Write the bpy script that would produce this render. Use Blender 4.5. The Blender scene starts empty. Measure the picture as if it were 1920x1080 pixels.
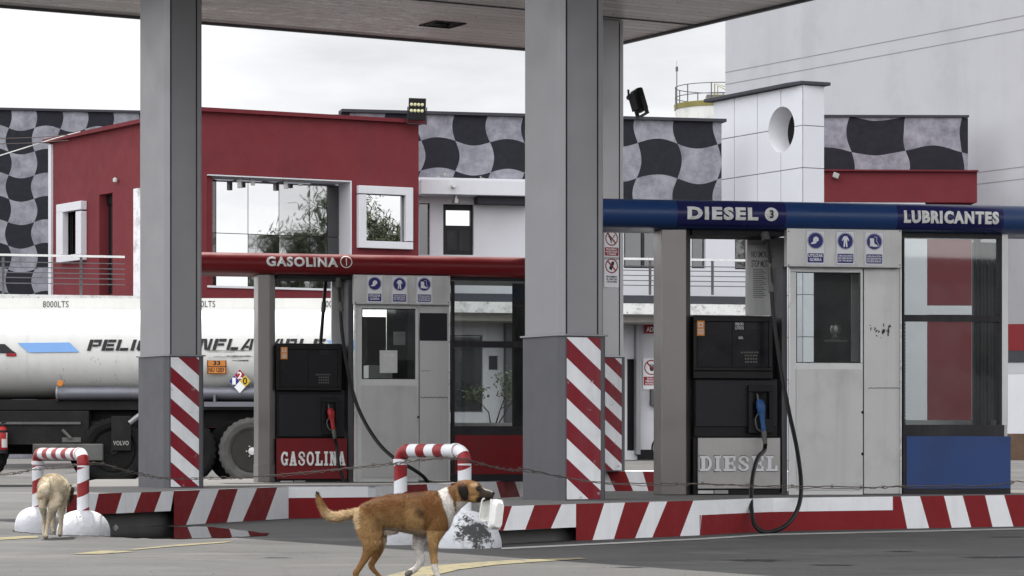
import bpy, bmesh, math, random
from mathutils import Vector, Matrix, noise
random.seed(7)
R = math.radians
SC = bpy.context.scene
COL = SC.collection
# ---------------------------------------------------------------- camera
F = 5200.0; H = 0.75; YH = 832.0; CX = 960.0      # focal length in photo pixels, eye height, horizon row
cd = bpy.data.cameras.new('camera'); cam = bpy.data.objects.new('camera', cd); COL.objects.link(cam)
cam.location = (0, 0, H); cam.rotation_euler = (R(90), 0, 0)
cd.sensor_width = 36; cd.lens = F / 1920 * 36; cd.shift_y = (YH - 540) / 1920
cd.clip_start = 0.5; cd.clip_end = 3000
SC.camera = cam
# ---------------------------------------------------------------- world and sun
SUN_EL = R(66); SUN_DIR = Vector((-0.40, 0.92, 0)).normalized()
wd = bpy.data.worlds.new('World'); SC.world = wd; wd.use_nodes = True
nt = wd.node_tree; nt.nodes.clear()
out = nt.nodes.new('ShaderNodeOutputWorld'); bg = nt.nodes.new('ShaderNodeBackground')
sky = nt.nodes.new('ShaderNodeTexSky'); sky.sky_type = 'NISHITA'; sky.sun_disc = False
sky.sun_elevation = SUN_EL; sky.sun_rotation = math.atan2(SUN_DIR.x, SUN_DIR.y); sky.altitude = 3600
tc = nt.nodes.new('ShaderNodeTexCoord'); mp = nt.nodes.new('ShaderNodeMapping'); mp.inputs['Scale'].default_value = (2.5, 2.5, 9)
nz = nt.nodes.new('ShaderNodeTexNoise'); nz.inputs['Scale'].default_value = 2.2; nz.inputs['Detail'].default_value = 7; nz.inputs['Roughness'].default_value = .55
cr = nt.nodes.new('ShaderNodeMapRange'); cr.inputs['From Min'].default_value = .36; cr.inputs['From Max'].default_value = .56
cl = nt.nodes.new('ShaderNodeMix'); cl.data_type = 'RGBA'; cl.inputs['A'].default_value = (5.9, 5.95, 6.1, 1); cl.inputs['B'].default_value = (7.75, 7.78, 7.85, 1)
mx = nt.nodes.new('ShaderNodeMix'); mx.data_type = 'RGBA'; mx.inputs['Factor'].default_value = .96
L = nt.links.new
L(tc.outputs['Generated'], mp.inputs['Vector']); L(mp.outputs[0], nz.inputs['Vector']); L(nz.outputs['Fac'], cr.inputs['Value']); L(cr.outputs[0], cl.inputs['Factor'])
sp_ = nt.nodes.new('ShaderNodeSeparateXYZ'); L(tc.outputs['Generated'], sp_.inputs[0])
gr = nt.nodes.new('ShaderNodeMapRange'); gr.inputs['From Min'].default_value = -.9; gr.inputs['From Max'].default_value = .9; gr.inputs['To Min'].default_value = 1.42; gr.inputs['To Max'].default_value = .72; L(sp_.outputs['X'], gr.inputs['Value'])
bk_ = nt.nodes.new('ShaderNodeMix'); bk_.data_type = 'RGBA'; bk_.blend_type = 'MULTIPLY'; bk_.inputs['Factor'].default_value = 1; L(cl.outputs['Result'], bk_.inputs['A']); L(gr.outputs[0], bk_.inputs['B'])
gz = nt.nodes.new('ShaderNodeMapRange'); gz.inputs['From Min'].default_value = .12; gz.inputs['From Max'].default_value = .9; gz.inputs['To Min'].default_value = 1.0; gz.inputs['To Max'].default_value = 1.3; L(sp_.outputs['Z'], gz.inputs['Value'])
bz_ = nt.nodes.new('ShaderNodeMix'); bz_.data_type = 'RGBA'; bz_.blend_type = 'MULTIPLY'; bz_.inputs['Factor'].default_value = 1; L(bk_.outputs['Result'], bz_.inputs['A']); L(gz.outputs[0], bz_.inputs['B'])
gy = nt.nodes.new('ShaderNodeMapRange'); gy.inputs['From Min'].default_value = -.8; gy.inputs['From Max'].default_value = .5; gy.inputs['To Min'].default_value = 2.35; gy.inputs['To Max'].default_value = 1.0; L(sp_.outputs['Y'], gy.inputs['Value'])
by_ = nt.nodes.new('ShaderNodeMix'); by_.data_type = 'RGBA'; by_.blend_type = 'MULTIPLY'; by_.inputs['Factor'].default_value = 1; L(bz_.outputs['Result'], by_.inputs['A']); L(gy.outputs[0], by_.inputs['B'])
L(sky.outputs[0], mx.inputs['A']); L(by_.outputs['Result'], mx.inputs['B']); L(mx.outputs['Result'], bg.inputs['Color'])
bg.inputs['Strength'].default_value = 0.1; L(bg.outputs[0], out.inputs['Surface'])
sl = bpy.data.lights.new('sun', 'SUN'); sl.energy = 4.9; sl.angle = R(0.6); sl.color = (1, .955, .88)
so = bpy.data.objects.new('sun', sl); COL.objects.link(so)
so.rotation_euler = (SUN_DIR * math.cos(SUN_EL) + Vector((0, 0, math.sin(SUN_EL)))).to_track_quat('Z', 'Y').to_euler()
SC.view_settings.view_transform = 'Standard'; SC.view_settings.look = 'None'; SC.view_settings.exposure = 0.32; SC.view_settings.gamma = 1
SC.render.engine = 'CYCLES'; SC.cycles.use_denoising = True; SC.cycles.max_bounces = 8; SC.cycles.transparent_max_bounces = 16
SC.cycles.caustics_reflective = False; SC.cycles.caustics_refractive = False

# ---------------------------------------------------------------- materials
MATS = {}
def nn(t, ty, **kw):
    n = t.nodes.new(ty)
    for k, v in kw.items(): n.inputs[k].default_value = v
    return n
def mathn(t, op, a, b=None):
    n = t.nodes.new('ShaderNodeMath'); n.operation = op
    for i, x in enumerate((a, b)):
        if x is None: continue
        if hasattr(x, 'links'): t.links.new(x, n.inputs[i])
        else: n.inputs[i].default_value = x
    return n.outputs[0]
def mixn(t, fac, a, b):
    n = t.nodes.new('ShaderNodeMix'); n.data_type = 'RGBA'
    for k, x in (('Factor', fac), ('A', a), ('B', b)):
        if hasattr(x, 'links'): t.links.new(x, n.inputs[k])
        else: n.inputs[k].default_value = x
    return n.outputs['Result']
def noisen(t, vec, scale, detail=5, rough=.6, mapping=None):
    if mapping:
        m = t.nodes.new('ShaderNodeMapping'); m.inputs['Scale'].default_value = mapping; t.links.new(vec, m.inputs['Vector']); vec = m.outputs[0]
    n = t.nodes.new('ShaderNodeTexNoise'); n.inputs['Scale'].default_value = scale; n.inputs['Detail'].default_value = detail; n.inputs['Roughness'].default_value = rough
    t.links.new(vec, n.inputs['Vector']); return n.outputs['Fac']
def rampn(t, fac, p0, p1, c0=(0,0,0,1), c1=(1,1,1,1)):
    n = t.nodes.new('ShaderNodeValToRGB'); e = n.color_ramp.elements
    e[0].position = p0; e[1].position = p1; e[0].color = c0; e[1].color = c1
    t.links.new(fac, n.inputs['Fac']); return n.outputs['Color']
def k4(c, f=1): return (c[0]*f, c[1]*f, c[2]*f, 1)
def M(name, col, rough=.6, metal=0, var=.2, scale=2.5, bump=0, bscale=40, streak=0, dirt=0, dirtcol=(.05,.045,.04), chips=0, chipcol=(.3,.3,.3), spec=.28, coat=0, pattern=None, disp=None, dirtscale=1.2):
    if name in MATS: return MATS[name]
    m = bpy.data.materials.new(name); m.use_nodes = True; t = m.node_tree; MATS[name] = m
    b = t.nodes['Principled BSDF']; tc = t.nodes.new('ShaderNodeTexCoord'); v = tc.outputs['Object']
    if pattern: base = pattern(t, v)
    else:
        base = mixn(t, noisen(t, v, scale), k4(col, 1-var), k4(col, 1+var*.7))
    if streak:
        s = rampn(t, noisen(t, v, scale*2.2, 6, .7, (1, 1, .06)), .5, .78); base = mixn(t, mathn(t, 'MULTIPLY', s, streak), base, k4(dirtcol))
    if dirt:
        s = rampn(t, noisen(t, v, dirtscale, 9, .72), .5, .72); base = mixn(t, mathn(t, 'MULTIPLY', s, dirt), base, k4(dirtcol))
    if chips:
        s = rampn(t, noisen(t, v, 9, 8, .75), .70-chips*.1, .715-chips*.1); base = mixn(t, s, base, k4(chipcol))
    t.links.new(base, b.inputs['Base Color'])
    b.inputs['Metallic'].default_value = metal; b.inputs['Specular IOR Level'].default_value = spec; b.inputs['Coat Weight'].default_value = coat
    rr = rampn(t, noisen(t, v, scale*3), .3, .7, k4((1,1,1), max(0, rough-.08)), k4((1,1,1), min(1, rough+.1))); t.links.new(rr, b.inputs['Roughness'])
    if bump:
        bn = t.nodes.new('ShaderNodeBump'); bn.inputs['Strength'].default_value = bump; bn.inputs['Distance'].default_value = .02
        t.links.new(noisen(t, v, bscale, 6, .65), bn.inputs['Height']); t.links.new(bn.outputs[0], b.inputs['Normal'])
    return m
def stripes_pat(c0, c1, period, phase=0, wobble=0):
    def f(t, v):
        a = t.nodes.new('ShaderNodeAttribute'); a.attribute_name = 's'
        x = mathn(t, 'ADD', a.outputs['Fac'], mathn(t, 'MULTIPLY', mathn(t, 'SUBTRACT', noisen(t, v, 9), .5), wobble))
        fr = mathn(t, 'FRACT', mathn(t, 'ADD', mathn(t, 'DIVIDE', x, period), phase))
        st = mathn(t, 'GREATER_THAN', fr, .5)
        n = noisen(t, v, 6)
        return mixn(t, n, mixn(t, st, k4(c0, .82), k4(c1, .85)), mixn(t, st, k4(c0, 1.1), k4(c1, 1.08)))
    return f
def checker_pat(cw, ch, ox, oz, ax=.11, az=.13, peel=0):
    def f(t, v):
        s = t.nodes.new('ShaderNodeSeparateXYZ'); t.links.new(v, s.inputs[0])
        n1 = mathn(t, 'MULTIPLY', mathn(t, 'SUBTRACT', noisen(t, v, .8, 1), .5), .16); n2 = mathn(t, 'MULTIPLY', mathn(t, 'SUBTRACT', noisen(t, v, .63, 1, .5, (1.3,1,.8)), .5), .16)
        X = mathn(t, 'DIVIDE', mathn(t, 'ADD', s.outputs['X'], ox), cw); Z = mathn(t, 'DIVIDE', mathn(t, 'ADD', s.outputs['Z'], oz), ch)
        sx = mathn(t, 'SINE', mathn(t, 'MULTIPLY', X, math.pi)); sz = mathn(t, 'SINE', mathn(t, 'MULTIPLY', Z, math.pi))
        X2 = mathn(t, 'ADD', mathn(t, 'ADD', X, mathn(t, 'MULTIPLY', sz, ax)), n1); Z2 = mathn(t, 'ADD', mathn(t, 'ADD', Z, mathn(t, 'MULTIPLY', sx, az)), n2)
        q = mathn(t, 'ADD', mathn(t, 'FLOOR', X2), mathn(t, 'FLOOR', Z2))
        fac = mathn(t, 'GREATER_THAN', mathn(t, 'FRACT', mathn(t, 'MULTIPLY', q, .5)), .25)
        gre = mixn(t, rampn(t, noisen(t, v, 2.6, 8, .7), .35, .65), (.15,.15,.178,1), (.31,.31,.35,1))
        blk = mixn(t, noisen(t, v, 3), (.009,.009,.014,1), (.020,.020,.029,1))
        r = mixn(t, fac, blk, gre)
        if peel:
            p = rampn(t, mathn(t, 'SUBTRACT', noisen(t, v, 1.5, 8, .75), mathn(t, 'MULTIPLY', mathn(t, 'SUBTRACT', s.outputs['Z'], peel), .55)), .60, .61); r = mixn(t, p, r, (.42,.42,.38,1))
        return r
    return f
RED = (.245,.022,.028); WHT = (.66,.67,.71)
M('galvanised', (.26,.257,.268), .42, .35, .05, .7, .02, 90, .10, .10, (.22,.21,.21))
M('galvanised_dark', (.105,.105,.115), .5, .35, .12, 1.2, .03, 90, .25, .2, (.07,.07,.07))
M('steel_post', (.215,.203,.193), .34, .9, .10, .7, 0, 1.4, .12, 0, (.2,.17,.14))
M('galvanised_lit', (.46,.455,.47), .42, .25, .05, .7, .02, 90, .10, .10, (.3,.29,.29))  # brighter copy of galvanised: light on the rear shaft put into the colour
M('joint', (.02,.02,.022), .8)
M('booth_panel', (.52,.515,.51), .36, .45, .10, 1.4, .04, 60, .45, .4, (.26,.25,.245))
M('booth_frame', (.62,.62,.62), .4, .3, .08, 2, 0, 40, .2, .2, (.2,.2,.2))
M('booth_black', (.02,.019,.023), .45, .0, .3, 3, 0, 40, .3, .2, (.09,.09,.09), spec=.22)
M('pump_black', (.008,.0075,.009), .38, 0, .3, 3, .03, 70, .15, .3, (.022,.02,.02), spec=.22)
M('pump_recess', (.006,.006,.008), .22, spec=.22)
M('pump_panel', (.016,.015,.019), .42, 0, .3, 2, .05, 50, .25, .3, (.03,.028,.027), spec=.22)
M('pump_steel', (.40,.39,.38), .4, .45, .15, 1.6, .08, 20, .35, .4, (.18,.17,.165))
M('lettering_white', (.82,.82,.82), .5, 0, .12, 20, 0, 40, .2, .4, (.3,.28,.26), dirtscale=12)
M('lettering_steel', (.66,.66,.68), .4, .15, .2, 8)
M('lettering_black', (.018,.018,.02), .5)
M('beam_red', (.17,.009,.013), .36, 0, .12, 1.2, .03, 3, .15, .25, (.07,.02,.02), spec=.35)
M('beam_blue', (.014,.05,.17), .34, 0, .15, 1.2, .03, 3, .15, .3, (.035,.04,.06), spec=.4)
M('film_blue', (.018,.020,.10), .22, 0, .2, 1.5)
M('panel_red', (.17,.009,.013), .5, 0, .2, 1.5, .03, 50, .25, .3, (.06,.03,.03))
M('panel_blue', (.026,.060,.185), .5, 0, .15, 1.4, .03, 50, .2, .3, (.03,.03,.05))
M('sign_white', (.80,.80,.83), .4, 0, .07, 8)
M('sign_blue', (.022,.024,.17), .35, 0, .15, 8)
M('sign_red', (.30,.018,.025), .4, 0, .15, 8)
M('sign_orange', (.62,.22,.035), .45, 0, .15, 6, dirt=.3)
M('sign_yellow', (.62,.42,.03), .45, 0, .15, 6)
M('kerb_red', (.215,.008,.012), .6, 0, .15, 3, .15, 60, .2, .25, (.12,.02,.02), .2, (.35,.3,.3), spec=.3)
M('kerb_white', (.86,.87,.90), .6, 0, .08, 3, .15, 60, .22, .3, (.4,.39,.38), .25, (.2,.19,.18))
M('concrete', (.155,.15,.147), .85, 0, .25, 2, .3, 60, 0, .5, (.10,.095,.09))
M('concrete_dark', (.085,.085,.085), .85, 0, .35, 2, .3, 50, 0, .6, (.025,.025,.025))
M('rubber', (.014,.014,.015), .5, 0, .2, 20, spec=.22)
M('metal_small', (.35,.34,.33), .35, .8, .3, 20)
M('nozzle_red', (.32,.016,.018), .4); M('nozzle_blue', (.015,.07,.20), .4)
M('red_plaster', (.150,.022,.028), .8, 0, .14, .8, .2, 30, .40, .4, (.10,.025,.03))
M('red_coping', (.13,.015,.022), .7)
M('white_plaster', (.60,.60,.635), .8, 0, .06, .8, .15, 30, .14, .2, (.42,.41,.40))
M('cream_plaster', (.55,.52,.49), .8, 0, .08, .8, .15, 30, .2, .2)
M('peeling', (.70,.70,.73), .8, 0, .1, 1, .3, 20, 0, .95, (.20,.19,.17), .6, (.18,.17,.15), dirtscale=2.2)
M('ledge_white', (.72,.72,.72), .8, 0, .1, 1, .2, 20, 0, .85, (.22,.20,.18), 1.0, (.2,.18,.15), dirtscale=2.6)
M('tile_white', (.61,.62,.66), .5, 0, .035, .8, .03, 10, .12, .12, (.5,.5,.5))
M('grout', (.25,.25,.25), .9)
M('slab_dark', (.045,.045,.055), .75)
M('grey_plaster', (.43,.43,.458), .85, 0, .10, .35, .15, 14, .5, .55, (.33,.33,.35), dirtscale=.5)
M('door_black', (.010,.009,.011), .4, spec=.22)
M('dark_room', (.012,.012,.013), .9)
M('brick', (.12,.075,.05), .85, 0, .5, 4, .5, 14)
M('rail_metal', (.12,.12,.13), .4, .6)
M('rail_bright', (.7,.7,.7), .3, .5)
M('tank_white', (.66,.66,.64), .55, 0, .04, 2.2, 0, 40, .22, .3, (.38,.36,.33))
M('truck_pipe', (.17,.17,.20), .4, .4, .2, 2, .05, 40, .3, .5, (.09,.09,.09))
M('truck_black', (.009,.0085,.0085), .6, 0, .5, 2, .15, 20, 0, .6, (.028,.026,.024), spec=.22)
M('truck_grey', (.12,.12,.115), .55, .3, .4, 3, .1, 20, .3, .6, (.03,.03,.03))
M('tyre_dark', (.008,.008,.008), .9, 0, .4, 6, spec=.22)
M('tyre', (.085,.083,.08), .85, 0, .4, 6, .4, 40, 0, .7, (.11,.105,.10), dirtscale=3)
M('rim', (.035,.032,.028), .5, .4, .4, 5, .1, 30, 0, .7, (.035,.03,.025), dirtscale=4)
M('extinguisher', (.33,.014,.016), .35)
M('storage_white', (.68,.68,.66), .7, 0, .1, 1, 0, 40, .9, .4, (.25,.2,.15))
M('storage_yellow', (.24,.21,.07), .7, 0, .3, 3, dirt=.5, dirtcol=(.15,.17,.04))
M('yellow_paint', (.215,.185,.10), .8, 0, .15, 5, .2, 80, 0, .85, (.14,.135,.12), 1.6, (.10,.099,.095), dirtscale=3)
M('pale_paint', (.36,.36,.35), .8, 0, .2, 5, dirt=.9, dirtcol=(.16,.16,.155), dirtscale=2)
M('dome_worn', (.74,.75,.79), .65, 0, .1, 4, .35, 40, 0, .5, (.34,.34,.34), 1.35, (.085,.085,.085), dirtscale=3)
def worn_pat(t, v):
    base = mixn(t, noisen(t, v, 4), (.46,.47,.50,1), (.58,.59,.625,1)); dv = t.nodes.new('ShaderNodeVectorMath'); dv.operation = 'DISTANCE'; t.links.new(v, dv.inputs[0]); dv.inputs[1].default_value = (.33, -.50, .11)
    f = mathn(t, 'SUBTRACT', noisen(t, v, 9, 9, .8), mathn(t, 'MULTIPLY', dv.outputs['Value'], 1.05)); base = mixn(t, rampn(t, f, .36, .44), base, (.30,.30,.30,1))
    f2 = mathn(t, 'SUBTRACT', noisen(t, v, 14, 9, .8), mathn(t, 'MULTIPLY', dv.outputs['Value'], 1.25)); return mixn(t, rampn(t, f2, .36, .375), base, (.045,.045,.047,1))
M('dome_worn2', (1,1,1), .7, bump=.5, bscale=25, chips=.6, chipcol=(.09,.09,.09), pattern=worn_pat)
M('styrofoam', (.78,.78,.76), .6, 0, .05, 20, .35, 70, 0, .25, (.5,.48,.44), dirtscale=12)
M('hose', (.013,.013,.014), .38, 0, .2, 15, spec=.22)
M('wire', (.11,.09,.08), .6, .5, .3, 20)
M('dome_paint', (.52,.53,.565), .65, 0, .12, 4, .5, 25, 0, .6, (.34,.34,.34), .75, (.10,.10,.10), dirtscale=3)
M('led', (.62,.60,.36), .25)
M('paper', (.55,.55,.54), .7, 0, .15, 30)
M('stain', (.022,.022,.023), .7, 0, .4, 8)
M('nose', (.008,.007,.007), .35)
M('leaf', (.045,.065,.03), .6, 0, .3, 3)
M('bark', (.05,.04,.03), .85)
M('bollard_paint', (1,1,1), .38, 0, .1, 3, .06, 40, .2, .18, (.2,.16,.16), .1, (.15,.13,.12), pattern=stripes_pat((.64,.65,.685), (.22,.010,.012), .23, .08, .008))
def glassmat(name, tint, refl, rough=.02, wav=0):
    m = bpy.data.materials.new(name); m.use_nodes = True; t = m.node_tree; t.nodes.clear(); MATS[name] = m
    o = t.nodes.new('ShaderNodeOutputMaterial'); ms = t.nodes.new('ShaderNodeMixShader'); tr = t.nodes.new('ShaderNodeBsdfTransparent'); gl = t.nodes.new('ShaderNodeBsdfGlossy')
    di = t.nodes.new('ShaderNodeBsdfDiffuse'); di.inputs['Color'].default_value = (.5,.5,.5,1); ms2 = t.nodes.new('ShaderNodeMixShader')
    tc = t.nodes.new('ShaderNodeTexCoord'); sm = rampn(t, noisen(t, tc.outputs['Object'], 3, 7, .7), .4, .8, (.01,.01,.01,1), (.055,.055,.055,1)); t.links.new(sm, ms2.inputs[0])
    tr.inputs['Color'].default_value = tint; gl.inputs['Roughness'].default_value = rough; gl.inputs['Color'].default_value = (.9,.9,.9,1)
    ms.inputs[0].default_value = refl; t.links.new(tr.outputs[0], ms2.inputs[1]); t.links.new(di.outputs[0], ms2.inputs[2])
    t.links.new(ms2.outputs[0], ms.inputs[1]); t.links.new(gl.outputs[0], ms.inputs[2]); t.links.new(ms.outputs[0], o.inputs[0])
    if wav:
        bn = t.nodes.new('ShaderNodeBump'); bn.inputs['Strength'].default_value = wav; bn.inputs['Distance'].default_value = .05
        t.links.new(noisen(t, tc.outputs['Object'], 1.6, 2, .5), bn.inputs['Height']); t.links.new(bn.outputs[0], gl.inputs['Normal'])
    return m
glassmat('glass', (.86,.89,.88,1), .07)
glassmat('mirror_glass', (.05,.055,.06,1), .72, .01, .012)
glassmat('mirror_blue', (.05,.055,.06,1), .52, .015, .02); glassmat('mirror_dark', (.04,.045,.05,1), .42, .02, .02)
glassmat('dark_glass', (.10,.10,.11,1), .12)
def road_mat():
    m = bpy.data.materials.new('asphalt'); m.use_nodes = True; t = m.node_tree; MATS['asphalt'] = m; b = t.nodes['Principled BSDF']
    v = t.nodes.new('ShaderNodeTexCoord').outputs['Object']
    big = noisen(t, v, .35, 6, .6); base = mixn(t, big, (.038,.038,.039,1), (.080,.079,.078,1))
    fine = noisen(t, v, 70, 3, .7); base = mixn(t, mathn(t, 'MULTIPLY', rampn(t, fine, .35, .7), .5), base, (.036,.036,.036,1))
    st = rampn(t, noisen(t, v, 1.3, 10, .8, (.3, .55, 1)), .47, .60); base = mixn(t, mathn(t, 'MULTIPLY', st, .8), base, (.030,.030,.031,1))
    oil = rampn(t, noisen(t, v, .55, 5, .62, (.6, .8, 1)), .56, .64); base = mixn(t, mathn(t, 'MULTIPLY', oil, .55), base, (.027,.027,.028,1))
    sp = rampn(t, noisen(t, v, 24, 4, .8), .66, .70); base = mixn(t, mathn(t, 'MULTIPLY', sp, .7), base, (.03,.03,.03,1))
    vo = t.nodes.new('ShaderNodeTexVoronoi'); vo.feature = 'DISTANCE_TO_EDGE'; vo.inputs['Scale'].default_value = .33; nv = t.nodes.new('ShaderNodeTexNoise'); nv.inputs['Scale'].default_value = 1.2; nv.inputs['Detail'].default_value = 6; t.links.new(v, nv.inputs['Vector'])
    mv = t.nodes.new('ShaderNodeMix'); mv.data_type = 'RGBA'; mv.inputs['Factor'].default_value = .22; t.links.new(v, mv.inputs['A']); t.links.new(nv.outputs['Color'], mv.inputs['B']); t.links.new(mv.outputs['Result'], vo.inputs['Vector'])
    ck = rampn(t, vo.outputs['Distance'], .002, .006, (1,1,1,1), (0,0,0,1)); base = mixn(t, mathn(t, 'MULTIPLY', ck, .55), base, (.03,.03,.03,1))
    pale = rampn(t, noisen(t, v, .9, 10, .8, (.35, .8, 1)), .52, .64); base = mixn(t, mathn(t, 'MULTIPLY', pale, .4), base, (.165,.162,.157,1))
    t.links.new(base, b.inputs['Base Color']); t.links.new(rampn(t, big, .3, .7, (.65,.65,.65,1), (.85,.85,.85,1)), b.inputs['Roughness'])
    bn = t.nodes.new('ShaderNodeBump'); bn.inputs['Strength'].default_value = .5; bn.inputs['Distance'].default_value = .012
    t.links.new(noisen(t, v, 45, 6, .75), bn.inputs['Height']); t.links.new(bn.outputs[0], b.inputs['Normal'])
road_mat()

# ---------------------------------------------------------------- builders
def worldmat(o):
    m = Matrix.Identity(4)
    while o is not None: m = Matrix.LocRotScale(o.location, o.rotation_euler, o.scale) @ m; o = o.parent
    return m
def props(o, label=None, cat=None, group=None, kind=None):
    for k, x in (('label', label), ('category', cat), ('group', group), ('kind', kind)):
        if x: o[k] = x
    return o
def thing(name, label, cat, loc=(0,0,0), rz=0, group=None):
    o = bpy.data.objects.new(name, None); COL.objects.link(o); o.location = loc; o.rotation_euler = (0, 0, rz); o.empty_display_size = .2
    return props(o, label, cat, group)
class MB:
    def __init__(s): s.v = []; s.f = []; s.m = []; s.a = {}
    def add(s, vs, fs, mi=0, attr=None):
        b = len(s.v); s.v += [Vector(x) for x in vs]; s.f += [tuple(i + b for i in f) for f in fs]; s.m += [mi] * len(fs)
        if attr:
            for i, a in enumerate(attr): s.a[b + i] = a
        return s
    def box(s, x0, x1, y0, y1, z0, z1, mi=0):
        return s.add([(x0,y0,z0),(x1,y0,z0),(x1,y1,z0),(x0,y1,z0),(x0,y0,z1),(x1,y0,z1),(x1,y1,z1),(x0,y1,z1)], BOXF, mi)
    def prism(s, pts, z0, z1, mi=0):
        n = len(pts); s.add([(p[0],p[1],z0) for p in pts] + [(p[0],p[1],z1) for p in pts],
            [tuple(range(n-1,-1,-1)), tuple(range(n,2*n))] + [(i,(i+1)%n,n+(i+1)%n,n+i) for i in range(n)], mi); return s
    def tube(s, pts, r, n=10, mi=0, attr=None, cap=True):
        pts = [Vector(p) for p in pts]; rs = r if isinstance(r, (list, tuple)) else [r]*len(pts)
        vs = []; up = None; at = []; L_ = 0
        for i, p in enumerate(pts):
            t = (pts[min(i+1,len(pts)-1)] - pts[max(i-1,0)]).normalized()
            if up is None: up = Vector((0,0,1)) if abs(t.z) < .9 else Vector((0,1,0))
            a = t.cross(up).normalized() if t.cross(up).length > 1e-4 else t.orthogonal().normalized(); b = a.cross(t).normalized(); up = b
            if i: L_ += (p - pts[i-1]).length
            for k in range(n):
                w = 2*math.pi*k/n; vs.append(p + a*math.cos(w)*rs[i] + b*math.sin(w)*rs[i])
                if attr: at.append(attr(L_, w, p, i))
        fs = [(i*n+k, i*n+(k+1)%n, (i+1)*n+(k+1)%n, (i+1)*n+k) for i in range(len(pts)-1) for k in range(n)]
        if cap: fs += [tuple(range(n-1,-1,-1)), tuple((len(pts)-1)*n+k for k in range(n))]
        return s.add(vs, fs, mi, at or None)
    def lathe(s, prof, c, axis='z', n=32, mi=0, ang=0):
        vs = []; c = Vector(c)
        for (r, h) in prof:
            for k in range(n):
                w = 2*math.pi*k/n + ang
                if axis == 'z': vs.append(c + Vector((r*math.cos(w), r*math.sin(w), h)))
                else: vs.append(c + Vector((r*math.cos(w), h, r*math.sin(w))))
        q = len(prof); fs = [(i*n+k, i*n+(k+1)%n, (i+1)*n+(k+1)%n, (i+1)*n+k) for i in range(q-1) for k in range(n)]
        if prof[0][0] > 1e-6: fs.append(tuple(range(n-1,-1,-1)))
        if prof[-1][0] > 1e-6: fs.append(tuple((q-1)*n+k for k in range(n)))
        return s.add(vs, fs, mi)
    def build(s, name, mats, parent=None, local=False, smooth=False, bevel=0, loc=(0,0,0), rz=0, label=None, cat=None, group=None, kind=None, fix=True):
        me = bpy.data.meshes.new(name); o = bpy.data.objects.new(name, me); COL.objects.link(o)
        if parent is not None: o.parent = parent
        else: o.location = loc; o.rotation_euler = (0, 0, rz)
        inv = Matrix.Identity(4) if local else worldmat(o).inverted()
        me.from_pydata([inv @ x for x in s.v], [], s.f)
        for x in (mats if isinstance(mats, (list, tuple)) else [mats]): me.materials.append(MATS[x] if isinstance(x, str) else x)
        me.polygons.foreach_set('material_index', s.m)
        if s.a:
            at = me.attributes.new('s', 'FLOAT', 'POINT'); at.data.foreach_set('value', [s.a.get(i, 0.0) for i in range(len(s.v))])
        if fix:
            bm = bmesh.new(); bm.from_mesh(me); bmesh.ops.recalc_face_normals(bm, faces=bm.faces); bm.to_mesh(me); bm.free()
        if smooth:
            me.polygons.foreach_set('use_smooth', [True]*len(me.polygons)); me.set_sharp_from_angle(angle=R(38))
        me.update()
        if bevel:
            md = o.modifiers.new('bevel', 'BEVEL'); md.width = bevel; md.segments = 2; md.limit_method = 'ANGLE'; md.harden_normals = False
        return props(o, label, cat, group, kind)
BOXF = [(0,3,2,1),(4,5,6,7),(0,1,5,4),(1,2,6,5),(2,3,7,6),(3,0,4,7)]
_tc = {}
def text_mesh(body, bold=0.0, shear=0.0, res=3, spacing=1.0):
    key = (body, bold, shear, spacing)
    if key in _tc: return _tc[key]
    cu = bpy.data.curves.new('text', 'FONT'); cu.body = body; cu.offset = bold; cu.shear = shear; cu.resolution_u = res; cu.space_character = spacing; cu.align_x = 'CENTER'
    o = bpy.data.objects.new('text', cu); COL.objects.link(o); dg = bpy.context.evaluated_depsgraph_get(); ev = o.evaluated_get(dg); me = ev.to_mesh()
    vs = [(v.co.x, v.co.y) for v in me.vertices]; fs = [tuple(p.vertices) for p in me.polygons]; ev.to_mesh_clear(); bpy.data.objects.remove(o); bpy.data.curves.remove(cu)
    x0 = min(v[0] for v in vs); x1 = max(v[0] for v in vs); y0 = min(v[1] for v in vs); y1 = max(v[1] for v in vs)
    vs = [((x-x0)/(x1-x0), (y-y0)/(y1-y0)) for x, y in vs]; _tc[key] = (vs, fs); return _tc[key]
def flat_shape(mb, pts2, fs, fn, mi=0, thick=0.0, fn_back=None):
    """pts2 in 0..1 square mapped by fn(x, y) -> 3d; fn_back gives the rear for thickness"""
    n = len(pts2); vs = [fn(x, y) for x, y in pts2]
    if fn_back is None: mb.add(vs, fs, mi); return
    vb = [fn_back(x, y) for x, y in pts2]; cnt = {}
    for f in fs:
        for a, b in zip(f, f[1:] + f[:1]): cnt[(a, b)] = 1
    side = [(a, b, b+n, a+n) for (a, b) in cnt if (b, a) not in cnt]
    mb.add(vs + vb, fs + [tuple(i+n for i in reversed(f)) for f in fs] + side, mi)
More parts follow.
